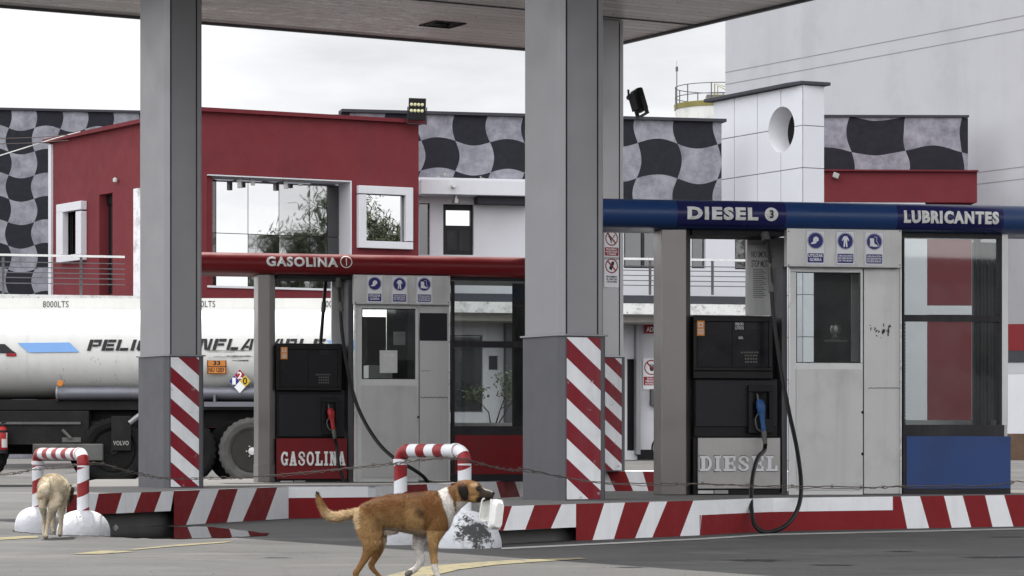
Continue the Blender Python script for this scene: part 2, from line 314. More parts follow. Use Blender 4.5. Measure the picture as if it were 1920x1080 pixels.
class Pl:
    """vertical plane through two picture columns at given distances; u runs right, o comes out towards the viewer"""
    def __init__(s, pa, da, pb, db):
        s.A = Vector(((pa-CX)/F*da, da)); B = Vector(((pb-CX)/F*db, db)); s.t = (B - s.A).normalized(); s.n = Vector((s.t.y, -s.t.x)); s.ang = math.atan2(s.t.y, s.t.x)
    def xy(s, px, o=0):
        k = (px-CX)/F; y = (s.A.dot(s.n) + o) / (k*s.n.x + s.n.y); return Vector((k*y, y))
    def u(s, px, o=0): return (s.xy(px, o) - s.A).dot(s.t)
    def z(s, px, py, o=0): return H - (py - YH)/F*s.xy(px, o).y
    def p(s, u, z, o=0): q = s.A + s.t*u + s.n*o; return Vector((q.x, q.y, z))
    def P(s, px, py, o=0): return s.p(s.u(px, o), s.z(px, py, o), o)
    def bx(s, mb, u0, u1, z0, z1, o0, o1, mi=0):
        return mb.add([s.p(u0,z0,o1), s.p(u1,z0,o1), s.p(u1,z0,o0), s.p(u0,z0,o0), s.p(u0,z1,o1), s.p(u1,z1,o1), s.p(u1,z1,o0), s.p(u0,z1,o0)], BOXF, mi)
    def box(s, mb, x0, x1, y0, y1, o0, o1, mi=0, zb=None, zt=None):
        xm = (x0+x1)/2; z1 = s.z(xm, y0, o1) if zt is None else zt; z0 = s.z(xm, y1, o1) if zb is None else zb
        return s.bx(mb, s.u(x0,o1), s.u(x1,o1), z0, z1, o0, o1, mi)
    def frame(s, mb, x0, x1, y0, y1, i0, i1, j0, j1, o0, o1, mi=0):
        s.box(mb, x0, x1, y0, j0, o0, o1, mi); s.box(mb, x0, x1, j1, y1, o0, o1, mi); s.box(mb, x0, i0, j0, j1, o0, o1, mi); s.box(mb, i1, x1, j0, j1, o0, o1, mi)
    def wall(s, mb, x0, x1, z0, z1, o0, o1, holes=(), mi=0):
        us = [s.u(x0,o1), s.u(x1,o1)]; zs = [z0, z1]; hh = []
        for a, b, c, d in holes:
            m = (a+b)/2; h = (s.u(a,o1), s.u(b,o1), s.z(m,d,o1), s.z(m,c,o1)); h = (max(h[0],us[0]), min(h[1],us[1]), max(h[2],z0), min(h[3],z1)); hh.append(h)
        U = sorted(set([us[0], us[1]] + [x for h in hh for x in h[:2]])); Z = sorted(set(zs + [x for h in hh for x in h[2:]]))
        for i in range(len(U)-1):
            run = None
            for j in range(len(Z)-1):
                uc = (U[i]+U[i+1])/2; zc = (Z[j]+Z[j+1])/2; solid = not any(h[0] < uc < h[1] and h[2] < zc < h[3] for h in hh)
                if solid: run = (run[0] if run else Z[j], Z[j+1])
                if run and (not solid or j == len(Z)-2): s.bx(mb, U[i], U[i+1], run[0], run[1], o0, o1, mi); run = None
        return mb
    def extrude(s, mb, x0, x1, prof, mi=0, o_ref=0):
        u0 = s.u(x0,o_ref); u1 = s.u(x1,o_ref); n = len(prof)
        mb.add([s.p(u0,z,o) for o,z in prof] + [s.p(u1,z,o) for o,z in prof], [tuple(range(n)), tuple(range(2*n-1,n-1,-1))] + [(i,n+i,n+(i+1)%n,(i+1)%n) for i in range(n)], mi)
    def text(s, mb, body, x0, x1, y0, y1, o, th=.004, mi=0, bold=0.0, shear=0.0, ofn=None, spacing=1.0):
        vs, fs = text_mesh(body, bold, shear, spacing=spacing); xm = (x0+x1)/2; u0 = s.u(x0,o); u1 = s.u(x1,o); z0 = s.z(xm,y1,o); z1 = s.z(xm,y0,o)
        if ofn:
            u0 = s.u(x0,.16); u1 = s.u(x1,.16); z0 = s.z(xm,y1,.16); z1 = s.z(xm,y0,.16)
            f = lambda x, y: s.p(u0+(u1-u0)*x, z0+(z1-z0)*y, ofn(z0+(z1-z0)*y)+o+th); g = lambda x, y: s.p(u0+(u1-u0)*x, z0+(z1-z0)*y, ofn(z0+(z1-z0)*y)+o)
        else:
            f = lambda x, y: s.p(u0+(u1-u0)*x, z0+(z1-z0)*y, o+th); g = lambda x, y: s.p(u0+(u1-u0)*x, z0+(z1-z0)*y, o)
        flat_shape(mb, vs, fs, f, mi, th, g)
def W(px, py, d): return Vector(((px-CX)/F*d, d, H-(py-YH)/F*d))
def G(px, py): d = H*F/(py-YH); return Vector(((px-CX)/F*d, d, 0))
def bake(o):
    dg = bpy.context.evaluated_depsgraph_get(); dg.update(); me = bpy.data.meshes.new_from_object(o.evaluated_get(dg)); o.modifiers.clear(); old = o.data; o.data = me; bpy.data.meshes.remove(old); return o
def smoothpath(pts, k=8):
    pts = [Vector(p) for p in pts]; r = []
    for i in range(len(pts)-1):
        a = pts[max(i-1,0)]; b = pts[i]; c = pts[i+1]; d = pts[min(i+2,len(pts)-1)]
        for j in range(k):
            t = j/k; r.append(.5*((2*b) + (c-a)*t + (2*a-5*b+4*c-d)*t*t + (3*b-a-3*c+d)*t**3))
    return r + [pts[-1]]
# ================================================================ GROUND
def ground_z(x, y):
    t = min(max((y-52)/12, 0), 1); return .36*t*t*(3-2*t)
mb = MB(); ys = [-30, -10, 0, 5] + [8+i for i in range(60)] + [70,75,80,90,110,150,300,900]; xs = [-900,-200,-60,-30,-20] + [-12+2*i for i in range(16)] + [24,30,60,200,900]
mb.add([(x, y, ground_z(x, y)) for y in ys for x in xs], [(j*len(xs)+i, j*len(xs)+i+1, (j+1)*len(xs)+i+1, (j+1)*len(xs)+i) for j in range(len(ys)-1) for i in range(len(xs)-1)])
mb.build('forecourt_ground', 'asphalt', kind='structure')
def ground_poly(mb, pts, z=.004, mi=0):
    mb.add([Vector((*G(*p).xy, z)) for p in pts], [tuple(range(len(pts)))], mi)
mb = MB()
for q in ([(135,1040),(190,1033),(222,1033.5),(252,1035),(190,1039.5)], [(240,1031),(330,1022),(440,1015),(420,1018.5),(320,1026),(252,1032)], [(-20,1009),(70,1005),(72,1009),(-20,1014)],
          [(716,1083),(790,1064),(870,1057),(960,1051),(1085,1046.5),(1100,1048.5),(1010,1054),(930,1060),(860,1069),(800,1083)]):
    ground_poly(mb, q)
mb.build('yellow_road_marking', 'yellow_paint', kind='structure')
mb = MB(); ln = [(940,1029),(1080,1022.5),(1315,1011),(1440,1003),(1677,997.5),(1960,991)]
for a, b in zip(ln, ln[1:]): ground_poly(mb, [(a[0],a[1]+1.6), (b[0],b[1]+1.6), (b[0],b[1]-1.2), (a[0],a[1]-1.2)])
mb.build('gutter_seam', 'pale_paint', kind='structure')
mb = MB(); random.seed(17)
for cx_, cy_, w_, h_ in ((1410,1051,75,2.2),(1870,1045,90,2.2),(1890,1007,45,1.2),(1560,1060,60,1.1),(1180,1064,40,1.0),(520,1046,35,.8),(1690,1034,40,.9)):
    n = 64; pts = []
    for k in range(n):
        w = 2*math.pi*k/n; f = .45 + 1.3*abs(noise.noise((math.cos(w)*3.2+cx_, math.sin(w)*3.2, cy_))) + .5*noise.noise((w*9, cx_, 1)); pts.append((cx_+w_*f*math.cos(w), cy_+h_*f*math.sin(w)))
    ground_poly(mb, pts, .0028)
mb.build('ground_stain', 'stain', kind='structure')
m = bpy.data.materials.new('puddle_water'); m.use_nodes = True; MATS['puddle'] = m; b_ = m.node_tree.nodes['Principled BSDF']; b_.inputs['Base Color'].default_value = (.02,.02,.02,1); b_.inputs['Roughness'].default_value = .03; b_.inputs['Specular IOR Level'].default_value = .9; b_.inputs['Coat Weight'].default_value = .6; b_.inputs['Coat Roughness'].default_value = .02
mb = MB()
base = [(206,990),(270,988),(330,988),(400,989),(450,995),(505,1001),(500,1005),(430,1009),(330,1011),(240,1009),(190,1006),(120,1004),(60,1001),(22,996),(40,993),(150,999)]
pp = []
for i in range(len(base)):
    a = base[i]; b = base[(i+1) % len(base)]
    for k in range(6):
        t = k/6; x = a[0]+(b[0]-a[0])*t; y = a[1]+(b[1]-a[1])*t; pp.append((x, y + 1.6*noise.noise((x*.05, y*.2, 3))))
ground_poly(mb, pp, .005); mb.build('puddle', 'puddle', kind='structure')

# ================================================================ FUEL ISLANDS
UH = Vector((.866, .5)); VH = Vector((.5, -.866))      # canopy axes on the ground
class Kerb:
    def __init__(s, gp): s.g = [(p, G(p, y).xy) for p, y in gp]
    def at(s, px):
        g = s.g; i = 0
        while i < len(g)-2 and px > g[i+1][0]: i += 1
        (p0, a), (p1, b) = g[i], g[i+1]; k = (px-CX)/F      # intersect the ray with the segment
        d = b-a; den = d.x - k*d.y; t = (k*a.y - a.x)/den if abs(den) > 1e-6 else 0
        return a + d*t
    def band(s, mb, tb, bb, zt, zb, cols, sub=4):
        """tb, bb: picture columns of the stripe borders along the top and the bottom"""
        for i in range(len(tb)-1):
            for k in range(sub):
                q = []
                for row, z in ((bb, zb), (tb, zt)):
                    for e in (k, k+1): q.append((*s.at(row[i] + (row[i+1]-row[i])*e/sub), z))
                mb.add([q[0], q[1], q[3], q[2]], [(0,1,2,3)], cols[i])
def sheet(mb, poly, z, mi=0): mb.add([(p[0], p[1], z) for p in poly], [tuple(range(len(poly)))], mi)
WR = lambda n, first=1: [(i+first) % 2 for i in range(n)]    # 0 white, 1 red
ZG = .315; ZD = .285
gi = thing('fuel_island', 'long concrete island with red and white striped kerb under the red gasolina pump and booth', 'pump island', (*G(540,972).xy, 0))
kg = Kerb([(60,1000),(135,996),(326,985.5),(480,976),(541,972),(700,970),(985,951),(1075,946)])
mb = MB()
kg.band(mb, [125,144,185,229,265,303,326], [125,144,176,217,251,289,320], ZG, .135, WR(6, 1)); 
kg.band(mb, [326,375,410,446,482,520,541], [326,349,385,425,455,498,541], ZG, 0, WR(6, 1))
kg.band(mb, [541,600,660,720], [541,600,660,720], ZG, .205, [0]*3); kg.band(mb, [541,600,660,720], [541,600,660,720], .205, 0, [1]*3)
kg.band(mb, [720,760,800,845,890,930,965,1010,1050,1075], [720,770,812,857,902,945,982,1026,1066,1075], ZG, 0, WR(9, 0))
mb.build('striped_kerb', ['kerb_white', 'kerb_red'], gi)
mb = MB(); top = [kg.at(x) for x in (125,326,480,541,620,700,850,985,1075)]; back = [Vector((2.3,36.5)), Vector((-5.1,34.0)), Vector((-4.75,30))]
sheet(mb, top + back, ZG)
rec = [kg.at(x) + Vector((0, .35)) for x in (125,200,326)]
for a, b in zip(rec, rec[1:]): mb.add([(*a,0),(*b,0),(*b,.135),(*a,.135)], [(0,1,2,3)])
mb.add([(*kg.at(125),.135),(*kg.at(326),.135),(*rec[-1],.135),(*rec[0],.135)], [(0,1,2,3)])
mb.add([(*kg.at(326),0),(*kg.at(326),.135),(*rec[-1],.135),(*rec[-1],0)], [(0,1,2,3)])
for a, b in zip([top[-1]] + back, back + [top[0]]): mb.add([(*a,0),(*b,0),(*b,ZG),(*a,ZG)], [(0,1,2,3)])
mb.build('island_slab', 'concrete', gi)
mb = MB(); lip = [kg.at(x) for x in (326,400,480,541,620,700,860,985,1075)]
for a, b in zip(lip, lip[1:]):
    c = a + Vector((-.0,.16)); d = b + Vector((0,.16)); mb.add([(*a,ZG+.004),(*b,ZG+.004),(*d,ZG+.004),(*c,ZG+.004)], [(0,1,2,3)])
mb.build('painted_edge', 'kerb_white', gi)
# raised end block carrying the rear column
pe = Pl(1090, 31.6, 1245, 30.4); eb = thing('striped_plinth', 'raised block with steep red and white stripes behind the middle column, right of its foot', 'plinth', (*pe.xy(1150), 0))
mb = MB(); zt = pe.z(1180, 884); u0 = pe.u(1085); u1 = pe.u(1216); bw = [(1,1085,1126),(0,1126,1140),(1,1140,1172),(0,1172,1200),(1,1200,1243)]
tb = [1060,1095,1137,1172,1205,1245]; bb = [1095,1128,1163,1196,1222,1250]
for i in range(5):
    mb.add([pe.p(pe.u(bb[i]),.10,0), pe.p(pe.u(bb[i+1]),.10,0), pe.p(pe.u(tb[i+1]),zt,0), pe.p(pe.u(tb[i]),zt,0)], [(0,1,2,3)], WR(5,1)[i])
mb.build('striped_face', ['kerb_white','kerb_red'], eb)
mb = MB(); pe.bx(mb, pe.u(1060), pe.u(1245), .0, zt-.004, -2.2, -.01); mb.build('concrete_block', 'kerb_white', eb)
di = thing('fuel_island', 'nearer concrete island with striped kerb under the blue diesel pump and lubricantes booth', 'pump island', (*G(1315,1003.5).xy, 0))
kd = Kerb([(905,1024),(945,1021),(1080,1014),(1315,1003.5),(1440,996),(1677,991.5),(1920,986.6),(2150,982)])
mb = MB()
kd.band(mb, [905,925,948,1002,1053,1080], [905,905.5,935,985,1033,1071], ZD, .105, [1,0,1,0,1][::1]) if 0 else None
kd.band(mb, [905,926,960,1002,1053,1080], [905,906,944,985,1033,1080], ZD, .105, [0,1,0,1,0])
kd.band(mb, [1080,1133,1172,1218,1251,1300,1318], [1080,1111,1151,1191,1223,1275,1312], ZD, 0, [1,0,1,0,1,0])
kd.band(mb, [1318,1360,1450,1560,1674], [1312,1360,1450,1560,1674], ZD, .165, [0]*4); kd.band(mb, [1312,1360,1450,1560,1674], [1312,1360,1450,1560,1674], .165, 0, [1]*4)
kd.band(mb, [1674,1689,1725,1770,1805,1847,1882.6,1922,1960,2000,2040,2150], [1674,1701,1742,1784.5,1821,1861,1900,1940,1980,2020,2060,2150], ZD, 0, [1,0]*5+[1])
mb.build('striped_kerb', ['kerb_white', 'kerb_red'], di)
mb = MB(); top = [kd.at(x) for x in (905,945,1080,1315,1440,1677,1920,2150)]; back = [Vector((7.5,28.2)), Vector((.9,27.2)), Vector((-.35,22.9))]
sheet(mb, top + back, ZD)
rec = [kd.at(x) + Vector((.05, .3)) for x in (905,1000,1080)]
for a, b in zip(rec, rec[1:]): mb.add([(*a,0),(*b,0),(*b,.105),(*a,.105)], [(0,1,2,3)])
mb.add([(*kd.at(905),.105),(*kd.at(1080),.105),(*rec[-1],.105),(*rec[0],.105)], [(0,1,2,3)]); mb.add([(*kd.at(1080),0),(*kd.at(1080),.105),(*rec[-1],.105),(*rec[-1],0)], [(0,1,2,3)])
for a, b in zip([top[-1]] + back, back + [top[0]]): mb.add([(*a,0),(*b,0),(*b,ZD),(*a,ZD)], [(0,1,2,3)])
mb.build('island_slab', 'concrete', di)

# ================================================================ CANOPY AND COLUMNS
def UV(u, v): return Vector((UH.x*u + VH.x*v, UH.y*u + VH.y*v))
U0, U1, V0, V1 = 9.5, 17.50, -28.75, -14.0; ZC = 5.5
ca = thing('station_canopy', 'large flat forecourt roof with slatted grey underside over both pump islands', 'canopy', (*UV((U0+U1)/2, -20), 0))
def soffit_pat(t, v):
    s = t.nodes.new('ShaderNodeSeparateXYZ'); t.links.new(v, s.inputs[0])
    vv = mathn(t, 'ADD', mathn(t, 'MULTIPLY', s.outputs['X'], .5), mathn(t, 'MULTIPLY', s.outputs['Y'], -.866))
    uu_ = mathn(t, 'ADD', mathn(t, 'MULTIPLY', s.outputs['X'], .866), mathn(t, 'MULTIPLY', s.outputs['Y'], .5))
    cb_ = t.nodes.new('ShaderNodeCombineXYZ'); t.links.new(uu_, cb_.inputs[0]); t.links.new(vv, cb_.inputs[1])
    st = noisen(t, cb_.outputs[0], 1.0, 8, .7, (.35, 5, 1)); c = mixn(t, rampn(t, st, .3, .7), (.42,.40,.385,1), (.88,.85,.82,1))
    fl = mathn(t, 'FLOOR', mathn(t, 'DIVIDE', vv, .2)); w = t.nodes.new('ShaderNodeTexWhiteNoise'); w.noise_dimensions = '1D'; t.links.new(fl, w.inputs['W'])
    c = mixn(t, mathn(t, 'MULTIPLY', w.outputs['Value'], .45), c, (.42,.395,.38,1))
    j = mathn(t, 'GREATER_THAN', mathn(t, 'FRACT', mathn(t, 'DIVIDE', vv, .2)), .90); c = mixn(t, mathn(t, 'MULTIPLY', j, .7), c, (.12,.11,.105,1))
    d = rampn(t, noisen(t, v, 1.7, 9, .8), .53, .7); return mixn(t, mathn(t, 'MULTIPLY', d, .35), c, (.28,.25,.235,1))
M('soffit', (1,1,1), .32, .0, bump=.03, bscale=6, pattern=soffit_pat)
u, v = UV(0,1), None
LP = W(830, 45, 31.4).xy; lu = LP.dot(UH); lv = LP.dot(VH); hs = .17
mb = MB()   # soffit as four sheets round the lamp recess, plus two raised seams
for a, b, c, d in ((U0,lu-hs,V0,V1),(lu+hs,U1,V0,V1),(lu-hs,lu+hs,V0,lv-hs),(lu-hs,lu+hs,lv+hs,V1)):
    mb.prism([UV(a,c),UV(b,c),UV(b,d),UV(a,d)], ZC, ZC+.03)
mb.build('soffit', 'soffit', ca)
mb = MB(); e = .05
for a, b, c, d in ((U0-e,U1+e,V0-e,V0),(U0-e,U1+e,V1,V1+e),(U0-e,U0,V0,V1),(U1,U1+e,V0,V1)): mb.prism([UV(a,c),UV(b,c),UV(b,d),UV(a,d)], ZC-.03, ZC+.75)
mb.prism([UV(U0,V0),UV(U1,V0),UV(U1,V1),UV(U0,V1)], ZC+.6, ZC+.7)
mb.build('fascia', 'galvanised_dark', ca)
mb = MB()
for q in (-26.2,): mb.prism([UV(U0,q),UV(U1,q),UV(U1,q+.035),UV(U0,q+.035)], ZC-.012, ZC-.001)

mb.build('seam_strip', 'galvanised_dark', ca)
rl = MB(); g = .03
for a, b, c, d in ((-hs-g,hs+g,-hs-g,-hs),(-hs-g,hs+g,hs,hs+g),(-hs-g,-hs,-hs,hs),(hs,hs+g,-hs,hs)): rl.prism([UV(lu+a,lv+c),UV(lu+b,lv+c),UV(lu+b,lv+d),UV(lu+a,lv+d)], ZC-.012, ZC+.14)
o = rl.build('recessed_lamp', 'joint', ca)
mb = MB(); mb.prism([UV(lu-hs,lv-hs),UV(lu+hs,lv-hs),UV(lu+hs,lv+hs),UV(lu-hs,lv+hs)], ZC+.12, ZC+.13); mb.build('lamp_glass', 'pump_steel', o)
def column(px, d, a, b, zb, zf, label, period, ph, sp=(0.03,.045), dark='galvanised_dark', flip=0, top=ZC, shaft='galvanised'):
    C0 = W(px, 0, d).xy; root = thing('canopy_column', label, 'column', (C0.x, C0.y, zb), math.atan2(.5, .866), 'canopy columns')
    # local frame: x along the right-hand face, y into the column; the nearest edge is the local origin
    def sec(e, ch): return [(-e,b+e),(-e,ch-e),(ch-e,-e) if ch else (-e,-e),(a+e-.02,-e),(a+e,.02-e),(a+e,b+e)]
    mb = MB(); mb.prism(sec(.012, .045), 0, zf-zb); mb.build('lower_sleeve', dark, root, local=True)
    mb = MB(); mb.prism(sec(0, .05), zf-zb+.014, top-.004-zb); mb.build('shaft', shaft, root, local=True, bevel=.004)
    mb = MB(); mb.prism(sec(.03, .05), zf-zb, zf-zb+.014); mb.build('flange', shaft, root, local=True)
    mb = MB()
    for x in (.052, a-.065): mb.box(x-.006, x+.006, -.0025, .01, zf-zb+.016, top-.02-zb)
    mb.build('joint_strip', 'joint', root, local=True)
    x0, x1 = .047, a-.045; h0 = .012; h1 = zf-zb-.012; y = -.0155
    k = .815; sv = lambda x, z: (z+zb + k*(x-x0))
    mb = MB(); mb.add([(x0,y,h0),(x1,y,h0),(x1,y,h1),(x0,y,h1),(x0,-.012,h0),(x1,-.012,h0),(x1,-.012,h1),(x0,-.012,h1)], [(0,1,2,3),(4,0,3,7),(1,5,6,2)], 0, [sv(x0,h0),sv(x1,h0),sv(x1,h1),sv(x0,h1)]*2)
    nm = 'column_stripes' + str(period) + str(ph)
    M(nm, (1,1,1), .45, 0, .2, 2, .02, 50, .22, .25, (.15,.12,.12),   .55, (.3,.28,.28), pattern=stripes_pat((.80,.81,.84), (.20,.007,.018), period, ph))
    mb.build('striped_panel', nm, root, local=True, fix=False)
    return root
column(1052, 22.6, .415, .585, ZD, 1.632, 'thick grey middle column standing on the nearer island in front of the diesel sign', .328, (-1.285/.328 + .0) % 1 + .0)
column(311, 27.2, .39, .66, ZG, 1.612, 'grey column at the left in front of the white tanker', .312, (-1.195/.312) % 1)
column(1108, 30.9, .44, .54, zt-.0, 1.72, 'rear grey column half hidden behind the middle one, carrying the no-smoking sign', .318, (-1.283/.318) % 1, top=ZC-.004, shaft='galvanised_lit')

# ================================================================ SIGN BEAMS, PUMPS, BOOTHS
PG = Pl(384, 31.2, 985, 32.1); PD = Pl(1133, 24.94, 1900, 25.7)
def beam_prof(z0, z1, r, depth=.55):
    pts = []; n = 14; zc = (z0+z1)/2; hh = (z1-z0)/2
    for i in range(n+1):
        w = math.pi*(i/n-.5); pts.append((r*math.cos(w)**.75 if abs(math.cos(w)) > 1e-6 else 0, zc + hh*math.sin(w)))
    return pts + [(-depth, z1), (-depth, z0)]
def surf(z0, z1, r): return lambda z: r*max(0, 1-((z-(z0+z1)/2)/((z1-z0)/2))**2)**.375
def gantry(pl, label, x0, x1, ztop, zbot, mat, r, loc):
    g = thing('sign_gantry', label, 'sign beam', loc); mb = MB(); pl.extrude(mb, x0, x1, beam_prof(zbot, ztop, r), 0, r); mb.build('beam', mat, g, smooth=True); return g
# ---- gasolina
zgt = PG.z(590, 474.5, .15); zgb = PG.z(590, 515.5, 0)
gg = gantry(PG, 'dark red rounded beam reading GASOLINA with a circled one, on a dented steel post', 372, 1120, zgt, zgb, 'beam_red', .15, (*PG.xy(500), ZG))
sf = surf(zgb, zgt, .15)
mb = MB(); PG.text(mb, 'GASOLINA', 500, 634, 481.5, 500, 0, .016, 0, .035, ofn=sf, spacing=1.14); mb.build('lettering', 'lettering_white', gg)
def ringtext(pl, px, py, rpx, digit, ofn, root, ringmat, digmat, solid, name='number_disc'):
    mb = MB(); uc = pl.u(px, .15); zc = pl.z(px, py, .15); sc = F/pl.xy(px, .15).y; r = rpx/sc; n = 32
    r0 = 0 if solid else r*.86
    out_ = [(uc + r*math.cos(2*math.pi*k/n), zc + r*math.sin(2*math.pi*k/n)) for k in range(n)]; inn = [(uc + r0*math.cos(2*math.pi*k/n), zc + r0*math.sin(2*math.pi*k/n)) for k in range(n)]
    if solid: mb.add([pl.p(u,z,ofn(z)+.012) for u,z in out_]+[pl.p(u,z,ofn(z)+.001) for u,z in out_], [tuple(range(n))] + [(k,(k+1)%n,n+(k+1)%n,n+k) for k in range(n)])
    else: mb.add([pl.p(u,z,ofn(z)+.012) for u,z in out_+inn], [(k,(k+1)%n,n+(k+1)%n,n+k) for k in range(n)])
    o = mb.build(name, ringmat, root)
    mb = MB(); h = r*.62; wv, fs = text_mesh(digit, .04) if digit != '1' else ([(.36,0),(.78,0),(.78,1),(.46,1),(.05,.78),(.05,.58),(.36,.70)], [(0,1,2,3,6),(3,4,5,6)]); wd = h*(.5 if digit == '1' else .78)
    flat_shape(mb, wv, fs, lambda x, y: pl.p(uc+(x-.5)*2*wd*.5*(1.2 if digit=='3' else 1), zc+(y-.5)*2*h, ofn(zc)+.018)); mb.build('digit', digmat, o)
ringtext(PG, 649, 491, 11.5, '1', sf, gg, 'lettering_white', 'lettering_white', False)
mb = MB(); PG.bx(mb, PG.u(520), PG.u(662), zgb-.045, zgb-.001, -.5, .0); mb.build('under_tray', 'joint', gg)
mb = MB(); mb.prism([PG.p(PG.u(x), 0, o).xy for x, o in ((483.5,0),(504,.03),(516.5,-.02),(516.5,-.30),(483.5,-.30))], ZG, zgb-.002); mb.build('post', 'steel_post', gg, bevel=.006)
mb = MB(); mb.prism([PG.p(PG.u(x), 0, o).xy for x, o in ((483,.012),(504,.042),(517,-.01),(517,-.31),(483,-.31))], ZG, PG.z(500,871)); mb.build('post_shoe', 'steel_post', gg, bevel=.006)
# ---- diesel
zdt = PD.z(1380, 374, .16); zdb = PD.z(1380, 431, 0)
dg_ = gantry(PD, 'blue rounded beam reading DIESEL 3 and LUBRICANTES above the right-hand pump', 1092, 2080, zdt, zdb, 'beam_blue', .16, (*PD.xy(1270), ZD))
sf2 = surf(zdb, zdt, .16)
def film(pl, x0, x1, z0, z1, sfn, root, mat, name, th=.003):
    mb = MB(); n = 12; u0 = pl.u(x0,.16); u1 = pl.u(x1,.16); vs = []
    for i in range(n+1):
        z = z0+(z1-z0)*i/n; vs += [pl.p(u0, z, sfn(z)+th), pl.p(u1, z, sfn(z)+th)]
    mb.add(vs, [(2*i,2*i+1,2*i+3,2*i+2) for i in range(n)]); return mb.build(name, mat, root, smooth=True)
film(PD, 1271, 1474, zdb+.006, zdt-.006, sf2, dg_, 'film_blue', 'lettering_film'); film(PD, 1684, 1882, zdb+.006, zdt-.006, sf2, dg_, 'film_blue', 'lettering_film')
mb = MB(); PD.text(mb, 'DIESEL', 1289, 1421, 388, 412.5, 0, .02, 0, .05, ofn=sf2, spacing=1.22); mb.build('lettering', 'lettering_white', dg_)
mb = MB(); PD.text(mb, 'LUBRICANTES', 1695, 1872, 395.5, 419.5, 0, .02, 0, .05, ofn=sf2, spacing=1.2); mb.build('lettering', 'lettering_white', dg_)
ringtext(PD, 1445.5, 402, 12.8, '3', sf2, dg_, 'lettering_white', 'lettering_black', True)
mb = MB(); PD.bx(mb, PD.u(1298), PD.u(1470), zdb-.05, zdb-.001, -.5, .0); mb.build('under_tray', 'joint', dg_)
mb = MB(); mb.prism([PD.p(PD.u(x), 0, o).xy for x, o in ((1240.5,.0),(1284,.04),(1297,-.04),(1297,-.30),(1240.5,-.30))], ZD, zdb-.002); mb.build('post', 'steel_post', dg_, bevel=.008)

def glyphs():
    """slab-serif capitals as convex pieces in a 1 x 1 box"""
    g = {}; q = lambda x0,x1,y0,y1: [(x0,y0),(x1,y0),(x1,y1),(x0,y1)]
    def arc(cx, cy, ro, ri, a0, a1, sx=1, sy=1, n=9):
        r = []
        for i in range(n):
            a = R(a0+(a1-a0)*i/n); b = R(a0+(a1-a0)*(i+1)/n); r.append([(cx+ro*sx*math.cos(a), cy+ro*sy*math.sin(a)), (cx+ri*sx*math.cos(a)*.82, cy+ri*sy*math.sin(a)), (cx+ri*sx*math.cos(b)*.82, cy+ri*sy*math.sin(b)), (cx+ro*sx*math.cos(b), cy+ro*sy*math.sin(b))])
        return r
    g['I'] = [q(.28,.72,.15,.85), q(.08,.92,0,.15), q(.08,.92,.85,1)]
    g['L'] = [q(.16,.48,.15,.85), q(0,1,0,.15), q(.0,.64,.85,1), q(.78,1,.15,.36)]
    g['E'] = [q(.14,.46,.15,.85), q(0,1,0,.15), q(0,1,.85,1), q(.80,1,.15,.33), q(.80,1,.68,.85), q(.46,.68,.43,.57), q(.68,.82,.34,.66)]
    g['D'] = [q(.14,.44,.15,.85), q(0,.5,0,.15), q(0,.5,.85,1)] + arc(.5, .5, .5, .35, -90, 90)
    g['O'] = arc(.5, .5, .5, .33, 0, 360, n=22)
    g['N'] = [q(.12,.34,.13,.87), q(0,.44,0,.13), q(0,.36,.87,1), q(.66,.88,.13,.87), q(.56,1,.87,1), [(.60,0),(.88,0),(.42,1),(.14,1)]]
    g['A'] = [[(.10,.13),(.36,.13),(.58,1),(.36,1)], [(.60,.13),(.92,.13),(.64,1),(.42,1)], q(0,.42,0,.13), q(.52,1,0,.13), q(.30,.72,.28,.40)]
    g['S'] = arc(.5, .73, .44, .26, 20, 250, 1, .61, 10) + arc(.5, .27, .44, .26, 70, -160, 1, .61, 10) + [q(.74,.92,.62,.84), q(.06,.24,.14,.38), [(.18,.60),(.42,.70),(.80,.40),(.58,.30)]]
    g['G'] = arc(.52, .5, .5, .32, 40, 320, n=16) + [q(.55,1,.36,.48), q(.68,.90,.05,.36), q(.74,.92,.66,.95)]
    return g
GL = glyphs()
def slab(pl, mb, word, x0, x1, y0, y1, o, th, gap=.18, mi=0, wid=None):
    wid = wid or {}; tot = sum(wid.get(c, 1) for c in word) + gap*(len(word)-1); u0 = pl.u(x0, o); w = (pl.u(x1, o)-u0)/tot; xm = (x0+x1)/2; z0 = pl.z(xm, y1, o); z1 = pl.z(xm, y0, o); x = 0
    for k, c in enumerate(word):
        for j, pc in enumerate(GL[c]):
            e = j*.00006
            P_ = [(u0+(x+a*wid.get(c,1))*w, z0+b*(z1-z0)) for a, b in pc]; n = len(P_)
            mb.add([pl.p(a, b, o+th+e) for a, b in P_] + [pl.p(a, b, o) for a, b in P_], [tuple(range(n))] + [(i, (i+1) % n, n+(i+1) % n, n+i) for i in range(n)], mi)
        x += wid.get(c, 1) + gap
def holster(pl, root, x0, x1, y0, y1, o):
    mb = MB(); w = x1-x0; h = y1-y0
    pl.frame(mb, x0, x1, y0, y1, x0+w*.16, x1-w*.16, y0+h*.14, y1-h*.30, o, o+.05, 0); a = mb.build('nozzle_holster', 'pump_black', root, bevel=.004)
    mb = MB(); pl.box(mb, x0+w*.16, x1-w*.16, y0+h*.14, y1-h*.30, o-.001, o+.001); mb.build('holster_recess', 'pump_recess', a)
